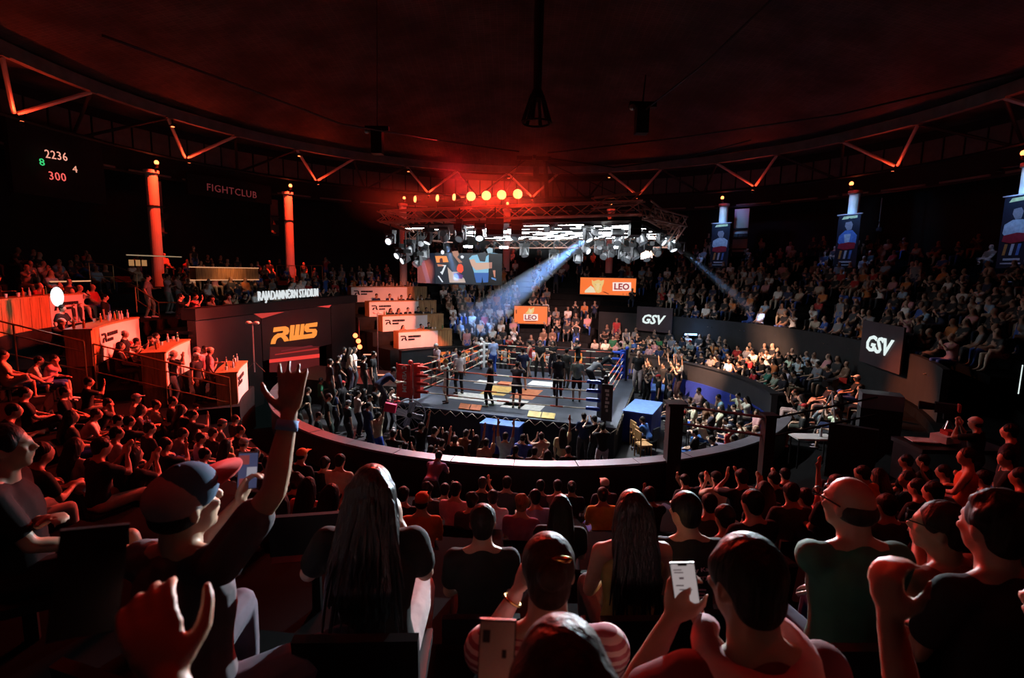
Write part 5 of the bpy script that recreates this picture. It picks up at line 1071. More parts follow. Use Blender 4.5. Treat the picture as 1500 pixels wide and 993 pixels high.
for px, py, pose, shirt, hair, legs in ((998, 574, 'lap', 'beige', 'short', 'trousers'), (1001, 586, 'lean', 'white', 'long', 'trousers'), (1025, 570, 'lap', 'beige', 'short', 'trousers'), (1034, 588, 'legx', 'brown', 'long', 'shorts'), (1061, 579, 'chin', 'pale blue', 'short', 'shorts'), (1077, 590, 'lap', 'black', 'short', None), (1003, 600, 'lap', 'grey', 'cap', 'shorts'), (1038, 611, 'lean', 'white', 'short', 'trousers'), (953, 608, 'lean', 'blue', 'short', 'trousers'), (1073, 609, 'chin', 'black', 'short', None), (1069, 622, 'cross', 'red', 'cap', 'trousers'), (1086, 616, 'lap', 'beige', 'short', None), (1042, 600, 'legx', 'charcoal', 'short', 'shorts'), (1055, 596, 'legx', 'beige', 'long', 'shorts'), (1012, 580, 'turn', 'black', 'short', None), (1019, 592, 'phone', 'beige', 'short', 'trousers'), (985, 583, 'turn', 'beige', 'bun', 'trousers'), (1120, 575, 'phone', 'white', 'short', None), (1129, 584, 'clap', 'white', 'long', None), (1110, 600, 'turn', 'pink', 'long', None), (1120, 622, 'lean', 'charcoal', 'short', None), (1141, 630, 'lap', 'black', 'bald', None), (1097, 640, 'lean', 'black', 'short', None), (1060, 640, 'lean', 'navy', 'short', 'trousers'), (1020, 628, 'lap', 'black', 'short', 'trousers')):
    loc = under_head(px, py, 0, 1.28); q = V((loc.x, loc.y))
    if q.length > 8.75: loc = V((*(q*(8.75/q.length)), 0))
    pn = 'blue' if (px, py) in ((1038, 611), (1025, 570)) else 'navy' if px == 953 else None
    someone(loc, face_to(loc)+rnd.uniform(-.2, .2), pose, W4, 'guests on the floor seats', shirt, pn, hair, None, legs)
    sx, sy = 0, 0
    ch = empty('folding_seat', (loc.x, loc.y, 0), face_to(loc)); tag(ch, 'dark folding seat under a guest on the arena floor', 'chair', 'folding seats on the arena floor')
    if 'fs' not in _unit: _unit['fs'] = [MB().box((0, .02, .40), (.44, .40, .04)).mesh('seat'), MB().box((0, -.24, .68), (.44, .03, .40)).mesh('backrest'), MB().tube((0, 0, 0), (0, 0, .38), .018).mesh('leg')]
    link('seat', _unit['fs'][0], M['black_plastic'], ch); link('backrest', _unit['fs'][1], M['black_plastic'], ch)
    for sx in (-.2, .2):
        for sy in (-.16, .18): link('leg', _unit['fs'][2], M['black_metal'], ch, (sx, sy, 0))
# ---- lower tier: rows behind the barrier
n_low = 0
for ri, (r0, r1, z) in enumerate(LOW[:3]):
    rm = (r0+r1)/2; a = 24.5+rnd.uniform(0, 1)
    while a < 94:
        if rnd.random() < .93:
            loc = pol(rm+rnd.uniform(-.05, .05), a, z)
            pose = rnd.choice(SEATED+['lap', 'lean', 'legx', 'clap']); zone = 'by far stair' if a < 40 else 'below parapet lamp' if a < 55 else 'below bare parapet' if a < 70 else 'below parapet banner' if a < 84 else 'by pale ledge'
            row = ['front lower row', 'second lower row', 'third lower row'][ri]
            someone(loc, face_to(loc)+rnd.uniform(-.25, .25), pose, f'in {row} {zone}', f'{row} {zone}', legs=rnd.choice(['shorts', 'trousers'])); n_low += 1
        a += math.degrees(rnd.uniform(.60, .74)/rm)
for k in range(34):                                       # block beyond the passage, lit orange
    a = rnd.uniform(106, 128); rr_ = 10.3+.86*(k % 3); row = min(NEAR, key=lambda q: abs((q[0]+q[1])/2-rr_)); loc = pol((row[0]+row[1])/2, a, row[2])
    if any((loc-q_.location).length < .62 for q_ in PEOPLE[-34:]): continue
    someone(loc, face_to(loc)+rnd.uniform(-.2, .2), rnd.choice(SEATED), 'beyond the pale ledge', 'spectators beyond the pale ledge', rnd.choice(['black', 'charcoal', 'white', 'orange', 'pink', 'black']), legs=rnd.choice(['shorts', 'trousers']))
# seats of the lower tier: one long bench per row
for ri, (r0, r1, z) in enumerate(LOW):
    e = empty('tier_bench', pol((r0+r1)/2, 60, z)); tag(e, 'long grey bench of the '+['front', 'second', 'third', 'rearmost'][ri]+' row of the lower tier', 'bench'); inv = Matrix.Translation(-e.location)
    o = MB().arc((r0+r1)/2-.12, (r0+r1)/2+.28, z+.32, z+.38, 23, 95, 36).build('seat_plank', M['concrete'], e); o.matrix_basis = inv; o = MB().arc((r0+r1)/2+.05, (r0+r1)/2+.2, z, z+.32, 23, 95, 36).build('riser', M['dark_wall'], e); o.matrix_basis = inv
# ---- sponsor desks
W5 = 'at {} desk by stair rail'
for k, azs in enumerate(((-113, -110.5, -107.5, -105.5), (-115, -113, -111, -108.5, -106, -104), (-112, -109.5), (-111.5, -108.5, -106, -103.5))):
    for j, a in enumerate(azs):
        loc = pol(VR[k]+1.15+rnd.uniform(-.05, .15), a+rnd.uniform(-.4, .4), VZ[k]); pose = rnd.choice(['talk', 'front', 'shoot', 'relax']) if k in (3, 0) and j < 3 else rnd.choice(['talk', 'lap', 'phone', 'chin'])
        off = V((0, 0, .22)) if pose in SEATED else V((0, 0, 0))
        someone(loc+off*0, face_to(loc)+rnd.uniform(-.6, .6), pose, W5.format(names[k]), 'guests at the sponsor desks beside the stair rail', rnd.choice(['black', 'black', 'pink', 'beige', 'white', 'charcoal']), 'charcoal', rnd.choice(['short', 'long', 'cap']), None, 'trousers')
for k in range(4):
    for a in (-40, -37.5, -34.5, -32, -29.5, -27, -25):
        if rnd.random() < .2: continue
        loc = pol(VR[k]+1.1+rnd.uniform(-.05, .1), a+rnd.uniform(-.5, .5), VZ[k] if k else 1.55); someone(loc, face_to(loc), 'lap' if rnd.random() < .6 else 'phone', f'at {names[k]} desk across the ring', 'guests at the sponsor desks across the ring', rnd.choice(['black', 'black', 'navy', 'charcoal', 'red']), 'charcoal', rnd.choice(['short', 'long']), None, 'trousers')
loc = pol(10.15, -30.5, 1.0); 
for px, py, R, z, pose, shirt, hair, lab in ((150, 408, 16.2, 3.1, 'relax', 'black', 'short', 'tall person in black with grey trousers standing behind the second desk row'), (214, 396, 15.4, 3.85, 'talk', 'grey', 'short', 'person in pale shirt standing at the sloping gallery railing'), (243, 394, 16.2, 3.85, 'arms_x', 'pink', 'short', 'person in pink shirt standing at the gallery beside a twin dressed one'), (258, 394, 16.4, 3.85, 'front', 'pink', 'short', 'second person in pink shirt standing at the gallery'), (320, 503, 11.4, 1.55, 'talk', 'pink', 'cap', 'person in pink tee and pale cap standing behind the lowest desk'), (288, 504, 12.3, 1.6, 'shoot', 'black', 'cap', 'person in black with a cap leaning over the second desk row')):
    p = at_R(px, py, R); lo = V((p.x, p.y, z))
    if px in (320, 288): lo = pol(R, -110 if px == 320 else -114, z)
    person(proto(pose), lo, face_to(lo)+.3, lab, 'people on the desk gallery', shirt, 'grey', 'white', hair, None, None, 1.02, 'beige')
# ---- guests along the facade deck behind the stadium lettering
dk = empty('facade_deck', (FL+FR)/2-PF.n*sgn*.9); tag(dk, 'dark deck with a narrow counter behind the stadium lettering', 'deck'); q = Matrix.Rotation(-math.atan2(fu.x, fu.y), 3, 'Z')
MB().box((0, 0, 3.55), (1.5, FLEN, .12), q).build('floor_plate', M['dark_wall'], dk); MB().box((PF.n.x*sgn*.35, PF.n.y*sgn*.35, 4.32), (.3, FLEN, .05), q).build('counter', M['dark_wall'], dk)
for t in (.02, .35, .65, .98): MB().box(fu*(t-.5)*FLEN+V((0, 0, 1.75)), (.12, .12, 3.4), q).build('support', M['dark_wall'], dk)
for i in range(17):
    if i in (7, 12): continue
    lo = FL+fu*(FLEN*(i+.6)/17.4)-PF.n*sgn*(.95+rnd.uniform(-.05, .1)); lo.z = 3.62
    someone(lo, face_to(lo)+rnd.uniform(-.4, .4), rnd.choice(['lap', 'phone', 'chin', 'talk', 'clap']), 'behind the stadium lettering', 'guests on the facade deck', rnd.choice(['white', 'black', 'pink', 'beige', 'grey']), 'charcoal', None, None, 'trousers')
# ================================================================== the rest of the audience: one mass of far, tiny figures
def low_figure(pose, hair):
    J = skel(POSES[pose]); pz = POSES[pose]; tags = []; mb = MB()
    def t(k):
        tags.extend([k]*(len(mb.v)-len(tags)))
    headmesh(mb, J); cone(mb, J['neck'], .06, J['head'], .05); t(0)
    for i in (0, 1):
        s, e, w_ = J['sh%d' % i], J['el%d' % i], J['wr%d' % i]; limb(mb, [s.lerp(e, .6), e, w_, w_+(w_-e)*.4], (.05, .05, .045, .04), 6); t(0)
        h_, k, a = J['hip%d' % i], J['kn%d' % i], J['an%d' % i]; limb(mb, [h_, k, a.lerp(k, .3)], (.11, .075, .06), 6); t(2); limb(mb, [a.lerp(k, .3), a, a+V((0, .15, -.03))], (.05, .05, .04), 6); t(0 if i else 2)
        limb(mb, [s, s.lerp(e, .65)], (.078, .072), 6); t(1)
    torso(mb, J, -.06, .47, .02, 10); t(1)
    c, H = J['head'], J['Hm']; mb.ell(c+H @ V((0, -.02, .045)), (.092, .10, .09), 10, H)
    if hair == 'long': limb(mb, [c+H @ V((0, -.06, 0)), J['neck']-J['fw']*.10, J['P']+J['up']*.36-J['fw']*.12], (.08, .08, .05), 8)
    t(3)
    me = solid('low', mb, .058, 1); from mathutils.kdtree import KDTree
    kd = KDTree(len(mb.v))
    for i, q in enumerate(mb.v): kd.insert(V(q), i)
    kd.balance()
    n = len(me.vertices); co = np.empty(n*3); me.vertices.foreach_get('co', co); co = co.reshape(-1, 3)
    vt = np.array([tags[kd.find(V(q))[1]] for q in co])
    fv = np.array([tuple(p.vertices) for p in me.polygons if len(p.vertices) == 4]); bpy.data.meshes.remove(me); return co, fv, vt
LOWF = [low_figure(p, h) for p, h in (('lap', 'short'), ('lean', 'short'), ('lap', 'long'), ('clap', 'short'), ('legx', 'long'), ('chin', 'short'))]; LOWS = [low_figure('relax', 'short'), low_figure('shoot', 'long')]
vs_, fs_, cs_ = [], [], []; nv_ = 0
def far_person(p, rz, fig=None):
    global nv_
    if any((p-pol(21.15, a_, p.z)).length < .75 for a_, _ in COLS): return
    co, fv, vt = fig or rnd.choice(LOWF); s = rnd.uniform(.95, 1.06); c, sn = math.cos(rz)*s, math.sin(rz)*s
    X = np.stack([co[:, 0]*c-co[:, 1]*sn+p.x, co[:, 0]*sn+co[:, 1]*c+p.y, co[:, 2]*s+p.z], 1); vs_.append(X); fs_.append(fv+nv_); nv_ += len(X)
    shirt = COLS_[rnd.choice(['black']*9+['white']*4+['grey']*2+['navy', 'navy', 'red', 'pink', 'beige', 'pale blue', 'blue', 'orange', 'charcoal', 'brown'])]; pal = np.array([rnd.choice(SKINS), shirt, COLS_[rnd.choice(['charcoal', 'navy', 'black', 'blue', 'beige'])], rnd.choice(HAIRS)]); cs_.append(pal[vt])
def fill(rows, a0, a1, dens, skip=None, sp=(.58, .74)):
    for r0, r1, z in rows:
        rm = (r0+r1)/2; a = a0+rnd.uniform(0, 1.5)
        while a < a1:
            if rnd.random() < dens and not (skip and skip(rm, a)): q = pol(rm+rnd.uniform(-.08, .08), a+rnd.uniform(-.3, .3), z); far_person(q, face_to(q)+rnd.uniform(-.3, .3), rnd.choice(LOWS) if rnd.random() < .03 else None)
            a += math.degrees(rnd.uniform(*sp)/rm)
fill(LOW[3:4], 24, 94, .9); fill(UP, 23, 118, .72, lambda r, a: (abs(a-31) < .9 or abs(a-58) < .9 or abs(a-80) < .8) or (24 < a < 36 and r < 15.0) or (a < 27 and r < 17) or (36 < a < 52 and r < 14.6 and rnd.random() < .6) or (r > 20.5 and rnd.random() < .5))
fill(FAR, -20.5, 20, .86, lambda r, a: abs(a-1.4) < .7 or (-.5 < a < 5 and 10.2 < r < 12.6) or abs(a-11.8) < .7 or (r > 14.5 and 7 < a < 21 and r < 17.6) or (r > 17 and rnd.random() < .45))
fill([(16.6+.9*k, 17.4+.9*k, 3.85+.25*k) for k in range(7)], -99, -46, .62, lambda r, a: -91 < a < -78 and r < 19.5, (.6, .9)); fill([(18.3+.9*k, 19.1+.9*k, 3.85+.3*k) for k in range(5)], -45, -23, .7); fill([(19.2+.9*k, 20+.9*k, 3.85+.3*k) for k in range(4)], -116, -100, .45)
VV = np.concatenate(vs_); FF = np.concatenate(fs_); CC = np.concatenate(cs_)
me = bpy.data.meshes.new('audience'); me.vertices.add(len(VV)); me.vertices.foreach_set('co', VV.ravel()); me.loops.add(FF.size); me.loops.foreach_set('vertex_index', FF.ravel().astype(np.int32)); me.polygons.add(len(FF)); me.polygons.foreach_set('loop_start', np.arange(0, FF.size, 4, dtype=np.int32)); me.polygons.foreach_set('use_smooth', np.ones(len(FF), bool)); me.update(calc_edges=True)
at_ = me.attributes.new('Col', 'FLOAT_COLOR', 'POINT'); at_.data.foreach_set('color', np.concatenate([CC, np.ones((len(CC), 1))], 1).ravel().astype(np.float32))
m = bpy.data.materials.new('audience'); m.use_nodes = True; N = m.node_tree.nodes; va = N.new('ShaderNodeAttribute'); va.attribute_name = 'Col'; m.node_tree.links.new(va.outputs['Color'], N['Principled BSDF'].inputs['Base Color']); N['Principled BSDF'].inputs['Roughness'].default_value = .75
ao = link('audience', me, m); tag(ao, 'packed audience on the far, upper and gallery rows', 'crowd', kind='stuff')
NFAR = len(vs_)
# decks that carry the gallery rows
for nm, rows, a0, a1, lab in (('floor_gallery', [(16.6+.9*k, 17.5+.9*k, 3.85+.25*k) for k in range(7)], -100, -45.5, 'stepped dark gallery floor above the facade'), ('floor_gallery_far', [(18.3+.9*k, 19.2+.9*k, 3.85+.3*k) for k in range(5)], -45.5, -22.5, 'stepped dark gallery floor above the far desks'), ('floor_gallery_near', [(19.2+.9*k, 20.1+.9*k, 3.85+.3*k) for k in range(4)], -117, -100, 'stepped dark gallery floor above the stair rail')):
    g = struct(nm, lab)
    for r0, r1, z in rows: MB().arc(r0, r1, 3.4, z, a0, a1, 16).build('step', M['concrete'], g)
# ================================================================== the near terrace
def seat_under(loc, rz, zfloor, where='near the terrace top'):
    """a dark stadium seat whose pan meets the sitter; pedestal down to the step"""
    e = empty('stadium_chair', (loc.x, loc.y, zfloor), rz); tag(e, 'dark plastic stadium seat under a spectator '+where, 'chair', 'stadium seats '+where)
    if 'ss' not in _unit: _unit['ss'] = (MB().box((0, .04, 0), (.46, .42, .05)).mesh('seat'), MB().box((0, -.235, .20), (.46, .04, .34), Matrix.Rotation(.12, 3, 'X')).mesh('backrest'))
    hs = loc.z+.385-zfloor
    link('seat', _unit['ss'][0], M['black_plastic'], e, (0, 0, hs)); link('backrest', _unit['ss'][1], M['black_plastic'], e, (0, 0, hs))
    rod('pedestal', V((loc.x, loc.y, zfloor)), V((loc.x, loc.y, zfloor+max(hs-.03, .05))), .035, M['black_metal'], e)
def head_top(P): return P['J']['head'].z+.125
def near_one(px, py, d, pose, shirt, hair, where, legs=None, top=None, cap=None, haircol=None, dyaw=None, pants=None, sc=1., stand=False, skin=None, hairword=None):
    shirt = {'red': 'black', 'brown': 'charcoal', 'pink': 'charcoal' if rnd.random() < .5 else 'pink'}.get(shirt, shirt)
    P = proto(pose, top or 'tee', legs or 'trousers'); w_ = at_d(px, py, d); loc = V((w_.x, w_.y, w_.z-head_top(P)*sc))
    rz = face_to(loc)+(rnd.uniform(-.2, .2) if dyaw is None else dyaw)
    hv = Matrix.Rotation(rz, 3, 'Z') @ V((P['J']['head'].x, P['J']['head'].y, 0))*sc; loc -= V((hv.x, hv.y, 0))
    someone(loc, rz, pose, where, 'spectators '+where, shirt, pants, hair, top, legs or 'trousers', sc, cap, haircol, skin, hairword)
    if pose in SEATED+['up']:
        R = math.hypot(loc.x, loc.y); zf_ = [z for a, b, z in NEAR if a <= R < b] or [zn(R)]; seat_under(loc, rz, min(zf_[0], loc.z+.33), where)
WA, WB, WC, WD = 'by the stair rail', 'on the terrace facing the facade', 'behind the ledge', 'by the camera passage'
for a in ((57, 521, 13, 'lean', 'white', 'short', WA, 'shorts'), (79, 519, 13.2, 'chin', 'pink', 'short', WA, 'shorts'), (4, 512, 12, 'legx', 'beige', 'short', WA, 'shorts'), (130, 552, 12.6, 'phone', 'red', 'short', WA), (158, 583, 11.6, 'chin', 'black', 'short', WA), (141, 598, 10.6, 'lean', 'white', 'short', WA), (199, 576, 12.2, 'cross', 'white', 'cap', WA), (207, 592, 11.6, 'lean', 'pink', 'long', WA, 'shorts'), (228, 585, 12.2, 'legx', 'grey', 'short', WA, 'shorts'), (253, 580, 12.4, 'lap', 'black', 'short', WB), (266, 592, 12, 'clap', 'black', 'long', WB), (283, 600, 12, 'phone', 'charcoal', 'short', WB), (325, 613, 12, 'lean', 'grey', 'cap', WB), (345, 607, 13, 'relax', 'black', 'short', WB), (352, 622, 11.8, 'lap', 'black', 'short', WB), (357, 641, 10.8, 'lap', 'charcoal', 'cap', WB), (294, 633, 10.4, 'lap', 'white', 'short', WB), (268, 626, 10.4, 'lean', 'grey', 'short', WB), (219, 618, 9.4, 'lap', 'black', 'short', WB), (189, 608, 10, 'phone', 'black', 'short', WA), (173, 607, 10.6, 'lap', 'charcoal', 'short', WA), (171, 624, 8.6, 'lap', 'white', 'short', WB), (15, 626, 5.4, 'lap', 'pink', 'short', WA), (60, 646, 5.0, 'lean', 'brown', 'bun', WA), (148, 640, 6.0, 'clap', 'black', 'short', WB), (196, 652, 6.4, 'clap', 'black', 'long', WB), (300, 655, 9, 'lap', 'black', 'short', WB), (332, 642, 10, 'cross', 'beige', 'long', WB), (312, 626, 11.2, 'lap', 'black', 'short', WB), (242, 640, 8, 'phone', 'black', 'short', WB), (95, 566, 11.2, 'lap', 'black', 'short', WA), (36, 566, 9.6, 'legx', 'black', 'short', WA), (104, 600, 8.6, 'lap', 'charcoal', 'long', WA), (374, 655, 10, 'lap', 'black', 'short', WB), (390, 668, 8.6, 'turn', 'charcoal', 'short', WB), (20, 590, 8, 'lean', 'charcoal', 'short', WA), (110, 640, 6.8, 'lap', 'pale blue', 'long', WA),
        (442, 656, 8.5, 'lap', 'black', 'cap', WC), (476, 668, 8.5, 'lap', 'black', 'short', WC), (498, 664, 8, 'lap', 'white', 'short', WC), (435, 692, 6.5, 'lap', 'red', 'curly', WC), (452, 698, 6, 'lap', 'pink', 'long', WC), (486, 708, 5.4, 'clap', 'black', 'long', WC), (420, 681, 7.4, 'cross', 'red', 'short', WC), (410, 720, 5, 'lap', 'red', 'long', WC), (591, 712, 7, 'lap', 'red', 'short', WC), (618, 720, 5.8, 'lap', 'orange', 'cap', WC), (626, 706, 8, 'lap', 'brown', 'curly', WC), (652, 707, 8.5, 'phone', 'black', 'short', WC), (668, 705, 7.2, 'lap', 'pink', 'short', WC), (691, 721, 7, 'lap', 'brown', 'curly', WC), (707, 698, 9, 'phone', 'red', 'short', WC), (722, 717, 7.4, 'lap', 'white', 'short', WC), (743, 697, 8.5, 'lap', 'pink', 'short', WC), (784, 716, 7, 'lap', 'pale blue', 'short', WC), (792, 702, 9, 'lap', 'charcoal', 'short', WC), (817, 702, 9, 'lap', 'grey', 'short', WC), (838, 704, 9, 'lap', 'black', 'bun', WC), (886, 700, 9, 'lap', 'charcoal', 'cap', WC), (883, 713, 7.4, 'lap', 'yellow', 'bun', WC), (822, 724, 4.4, 'lap', 'black', 'long', WC), (1003, 694, 9.5, 'phone', 'black', 'short', WC), (1030, 691, 10, 'lap', 'charcoal', 'short', WC), (952, 712, 7, 'phone', 'black', 'short', WC),
        (1050, 690, 8.5, 'clap', 'white', 'cap', WD), (1040, 722, 5.4, 'lap', 'charcoal', 'short', WD), (1062, 738, 4.4, 'lean', 'pink', 'short', WD), (1087, 686, 7, 'shoot', 'black', 'short', WD), (1103, 716, 4.2, 'lap', 'black', 'short', WD), (1134, 690, 8, 'clap', 'red', 'short', WD), (1150, 685, 9, 'clap', 'black', 'short', WD), (1180, 714, 6, 'up', 'pink', 'short', WD), (1226, 694, 5.2, 'lap', 'black', 'bun', WD), (1264, 681, 7, 'lean', 'orange', 'short', WD), (1287, 685, 7.2, 'clap', 'pink', 'long', WD), (1328, 665, 8.5, 'lap', 'black', 'short', WD), (1330, 689, 7, 'turn', 'red', 'short', WD), (1353, 665, 9, 'lap', 'black', 'short', WD), (1383, 680, 8, 'phone', 'black', 'short', WD), (1417, 655, 6.6, 'turn', 'orange', 'short', WD), (1475, 659, 7.2, 'turn', 'red', 'short', WD), (1496, 684, 6, 'lap', 'black', 'short', WD), (1441, 688, 7, 'clap', 'black', 'short', WD), (1368, 704, 5.4, 'lap', 'pink', 'short', WD), (1300, 722, 4.8, 'lap', 'charcoal', 'short', WD), (1205, 702, 7, 'lap', 'black', 'short', WD), (1430, 610, 9.0, 'shoot', 'black', 'cap', WD), (1480, 620, 7.5, 'relax', 'charcoal', 'short', WD), (1345, 700, 6.2, 'lap', 'red', 'short', WD), (1160, 706, 5.6, 'lap', 'charcoal', 'short', WD), (1120, 704, 6.4, 'lap', 'black', 'long', WD)):
    near_one(*a[:7], legs=a[7] if len(a) > 7 else None, cap='orange' if a[4] in ('orange', 'black') and a[5] == 'cap' and a[0] < 700 else None, top='sleeveless' if (a[0], a[4]) == (1417, 'orange') else None)
near_one(765, 724, 6.2, 'lap', 'purple', 'curly', WC, haircol=(.42, .28, .12), hairword='fair curly hair')
# child leaning over the ledge in a purple shirt
P = proto('bend'); w_ = at_d(634, 652, 10.3); lo = V((w_.x, w_.y, .80)); person(P, lo, face_to(lo), 'small person in purple shirt leaning over the metal ledge', None, 'purple', 'charcoal', 'white', 'short', sc=.92)

# ================================================================== the nearest spectators, each with a pose of its own
def custom(label, px, py, d, rz, pz, hands=(None, None), hair='short', top='tee', legs='trousers', shirt='black', pants='charcoal', vox=.011, sc=1., skin=None, haircol=None, cap='black', seat=True, palmw=(None, None), hdirw=(None, None), group='spectators close to the terrace top', at=None):
    pz = dict(SIT, **pz); Rz = Matrix.Rotation(rz, 3, 'Z'); inv = Rz.inverted(); base = pz.get('hands', ((-.10, .30, .62), (.10, .30, .62))); pz['hands'] = base
    J0 = skel(pz); W = V(at) if at else at_d(px, py, d); org = W-Rz @ J0['head']*sc
    loc_h = [tuple(inv @ (at_d(*h)-org)/sc) if h else base[i] for i, h in enumerate(hands)]; pz['hands'] = tuple(loc_h)
    pz['palm'] = tuple(tuple(inv @ V(q)) if q else pz.get('palm', ((0, 0, -1),)*2)[i] for i, q in enumerate(palmw)); pz['hdir'] = tuple(tuple(inv @ V(q)) if q else pz.get('hdir', (None, None))[i] for i, q in enumerate(hdirw))
    P = make_proto(label[:20], pz, top=top, legs=legs, vox=vox, hi=True, shoes=False)
    o = person(P, org, rz, label, group, shirt, pants, 'white', hair, haircol, skin, sc, cap)
    if seat:
        R = math.hypot(org.x, org.y); zf_ = [z for a, b, z in NEAR if a <= R < b] or [zn(R)]; seat_under(org, rz, min(zf_[0], org.z+.33))
    return o, P, org, Rz
def addpart(o, name, mb, m_, col=None, smooth=True):
    p = mb.build(name, M[m_], o, smooth=smooth)
    if col: p.color = (*col, 1)
    return p
def phone(loc, up, nrm, label, screen=None, w_=.074, h_=.152):
    e = empty('phone', loc); tag(e, label, 'phone'); up = V(up).normalized(); n = V(nrm); n = (n-up*n.dot(up)).normalized(); x = up.cross(n); B = Matrix((x, up, n)).transposed().to_4x4()
    def sub(nm, c, dm, m_): o = MB().box(c, dm).build(nm, m_, e); o.matrix_basis = B; return o
    sub('case', (0, 0, 0), (w_, h_, .009), M['black_plastic'])
    if screen:
        sub('screen', (0, 0, .0048), (w_*.93, h_*.95, .001), screen[0])
        for c, dm, m_ in screen[1]: sub('screen_mark', (c[0]*w_, c[1]*h_, .0056), (dm[0]*w_, dm[1]*h_, .0006), m_)
    else: sub('camera_bump', (-w_*.25, h_*.36, -.007), (w_*.42, w_*.42, .006), M['black_metal'])
    return e
tocam = lambda p: CAM-p
# -- raised hand, trucker cap
o, P, org, Rz = custom('person in dark tee and backward lit trucker cap raising an open hand', 272, 738, 1.62, -.30, dict(lean=-.02, hyaw=-.28, hpitch=-.12, curl=(.75, .10), spread=(.05, .20), shrug=(0, .06), elbow=((-.5, -.4, -.8), (.7, -.2, -.6)), feet=((-.2, .42, 0), (.34, .30, 0)), knee=((-.3, 1, .5), (.6, 1, .6))), ((352, 735, 1.98), (424, 606, 1.66)), hair='bald', shirt=(.10, .10, .11), pants=(.12, .09, .13), vox=.0075, palmw=((1, 0, 0), (-.15, 1, -.1)), hdirw=((.25, .35, .9), (.06, .12, 1)), skin=(.52, .33, .22))
J = P['J']; c, H = J['head'], J['Hm']
addpart(o, 'cap_front', MB().ell(c+H @ V((0, .012, .052)), (.090, .098, .086), 24, H), 'cloth', (.05, .10, .17)); addpart(o, 'cap_back', MB().ell(c+H @ V((0, -.026, .036)), (.0935, .094, .086), 24, H), 'cloth', (.42, .34, .34))
br_ = MB(); br_.rings([[c+H @ V((.080*s*math.cos(t), .085+.115*math.sin(t)*s+.0, .050+dz_+.02*abs(math.sin(t)))) for t in [i*math.pi/10 for i in range(11)]] for s, dz_ in ((.05, 0), (1, 0), (1, .008), (.05, .008))], cap=False); addpart(o, 'cap_brim', br_, 'cloth', (.50, .05, .05)); addpart(o, 'cap_button', MB().ell(c+H @ V((0, .0, .137)), (.010, .010, .006), 8), 'cloth', (.05, .10, .17))
wr = J['wr1']; fd = (wr-J['el1']).normalized(); addpart(o, 'wristband', MB().tube(wr-fd*.055, wr-fd*.02, .036, .034, 20), 'cloth', (.25, .42, .75))
pc = at_d(363, 689, 2.0); scm = [glow('scr_%d' % i, c_, .55) for i, c_ in enumerate(((.30, .05, .05), (.06, .07, .16), (.45, .42, .5)))]
phone(pc, (.05, .1, 1), tocam(pc), 'phone filming the ring held up by the capped spectator', (scm[1], [((-.2, .30), (.5, .25), scm[0]), ((.2, -.05), (.5, .3), scm[2]), ((-.2, -.3), (.4, .2), scm[0])]))
# -- long haired woman in black
o, P, org, Rz = custom('person with very long dark hair in loose black top and pale trousers', 546, 722, 2.05, .05, dict(lean=.02, curl=(.8, .6), shrug=(.02, .02)), ((506, 765, 2.25), (585, 768, 2.3)), hair='long', top='loose', shirt='black', pants=(.60, .46, .46), vox=.010, palmw=((1, 0, 0), (-1, 0, 0)), hdirw=((.1, .2, 1), (-.1, .2, 1)), haircol=(.012, .011, .011), skin=(.55, .36, .26))
J = P['J']; c, H = J['head'], J['Hm']; 
def locks(o, J, n, ln=.30):
  c, H = J['head'], J['Hm']; mb = MB()
  for k in range(n):                                            # loose locks on crown and back
    a = rnd.uniform(-1, 1); x0 = a*.085; top_ = c+H @ V((x0*.6, -.05+rnd.uniform(-.03, .02), .115-abs(a)*.05)); mid = c+H @ V((x0*1.15, -.125+abs(a)*.03, -.02+rnd.uniform(-.02, .02))); low = J['P']+J['up']*(ln+rnd.uniform(-.14, .1))+J['rt']*(x0*1.7+rnd.uniform(-.03, .03))-J['fw']*.17
    mb.path([top_, mid, mid.lerp(low, .5)+J['rt']*rnd.uniform(-.02, .02), low], [.010, .014, .012, .003], 5)
  addpart(o, 'hair_locks', mb, 'hair_gloss', (.014, .012, .012))['kind'] = 'stuff'
  for ch in o.children:
    if ch.name.startswith('hair') and ch.name[4:5] != '_': ch.material_slots[0].link = 'OBJECT'; ch.material_slots[0].material = M['hair_gloss']
locks(o, J, 70)
# -- black top spectator between the two women
o, P, org, Rz = custom('person in black vest with pale sleeves and short black hair', 707, 765, 3.1, .05, dict(lean=.03), top='tee', shirt='black', pants='black', vox=.014, skin=(.40, .25, .18))
# -- striped shirt with bracelet
if 'striped' not in M:
    m = mat('striped', (.6, .5, .5), .85, objcol=False); N = m.node_tree.nodes; L = m.node_tree.links; wv = N.new('ShaderNodeTexWave'); wv.bands_direction = 'Z'; wv.inputs['Scale'].default_value = 13; wv.inputs['Distortion'].default_value = .8; wv.inputs['Detail'].default_value = 1
    tc = N.new('ShaderNodeTexCoord'); L.new(tc.outputs['Object'], wv.inputs['Vector']); cr_ = N.new('ShaderNodeValToRGB'); cr_.color_ramp.elements[0].position = .45; cr_.color_ramp.elements[1].position = .55; cr_.color_ramp.elements[0].color = (.28, .08, .11, 1); cr_.color_ramp.elements[1].color = (.62, .52, .52, 1); L.new(wv.outputs['Fac'], cr_.inputs[0]); L.new(cr_.outputs[0], N['Principled BSDF'].inputs['Base Color'])
o, P, org, Rz = custom('person in striped puff shoulder shirt with pinned up brown hair', 802, 836, 1.52, .03, dict(curl=(.9, .5), shrug=(-.01, -.01), hpitch=.05), ((757, 868, 1.72), None), hair='bun', shirt='pink', vox=.010, palmw=((1, .2, 0), None), hdirw=((.25, .3, .9), None), haircol=(.045, .022, .016), skin=(.50, .31, .22))
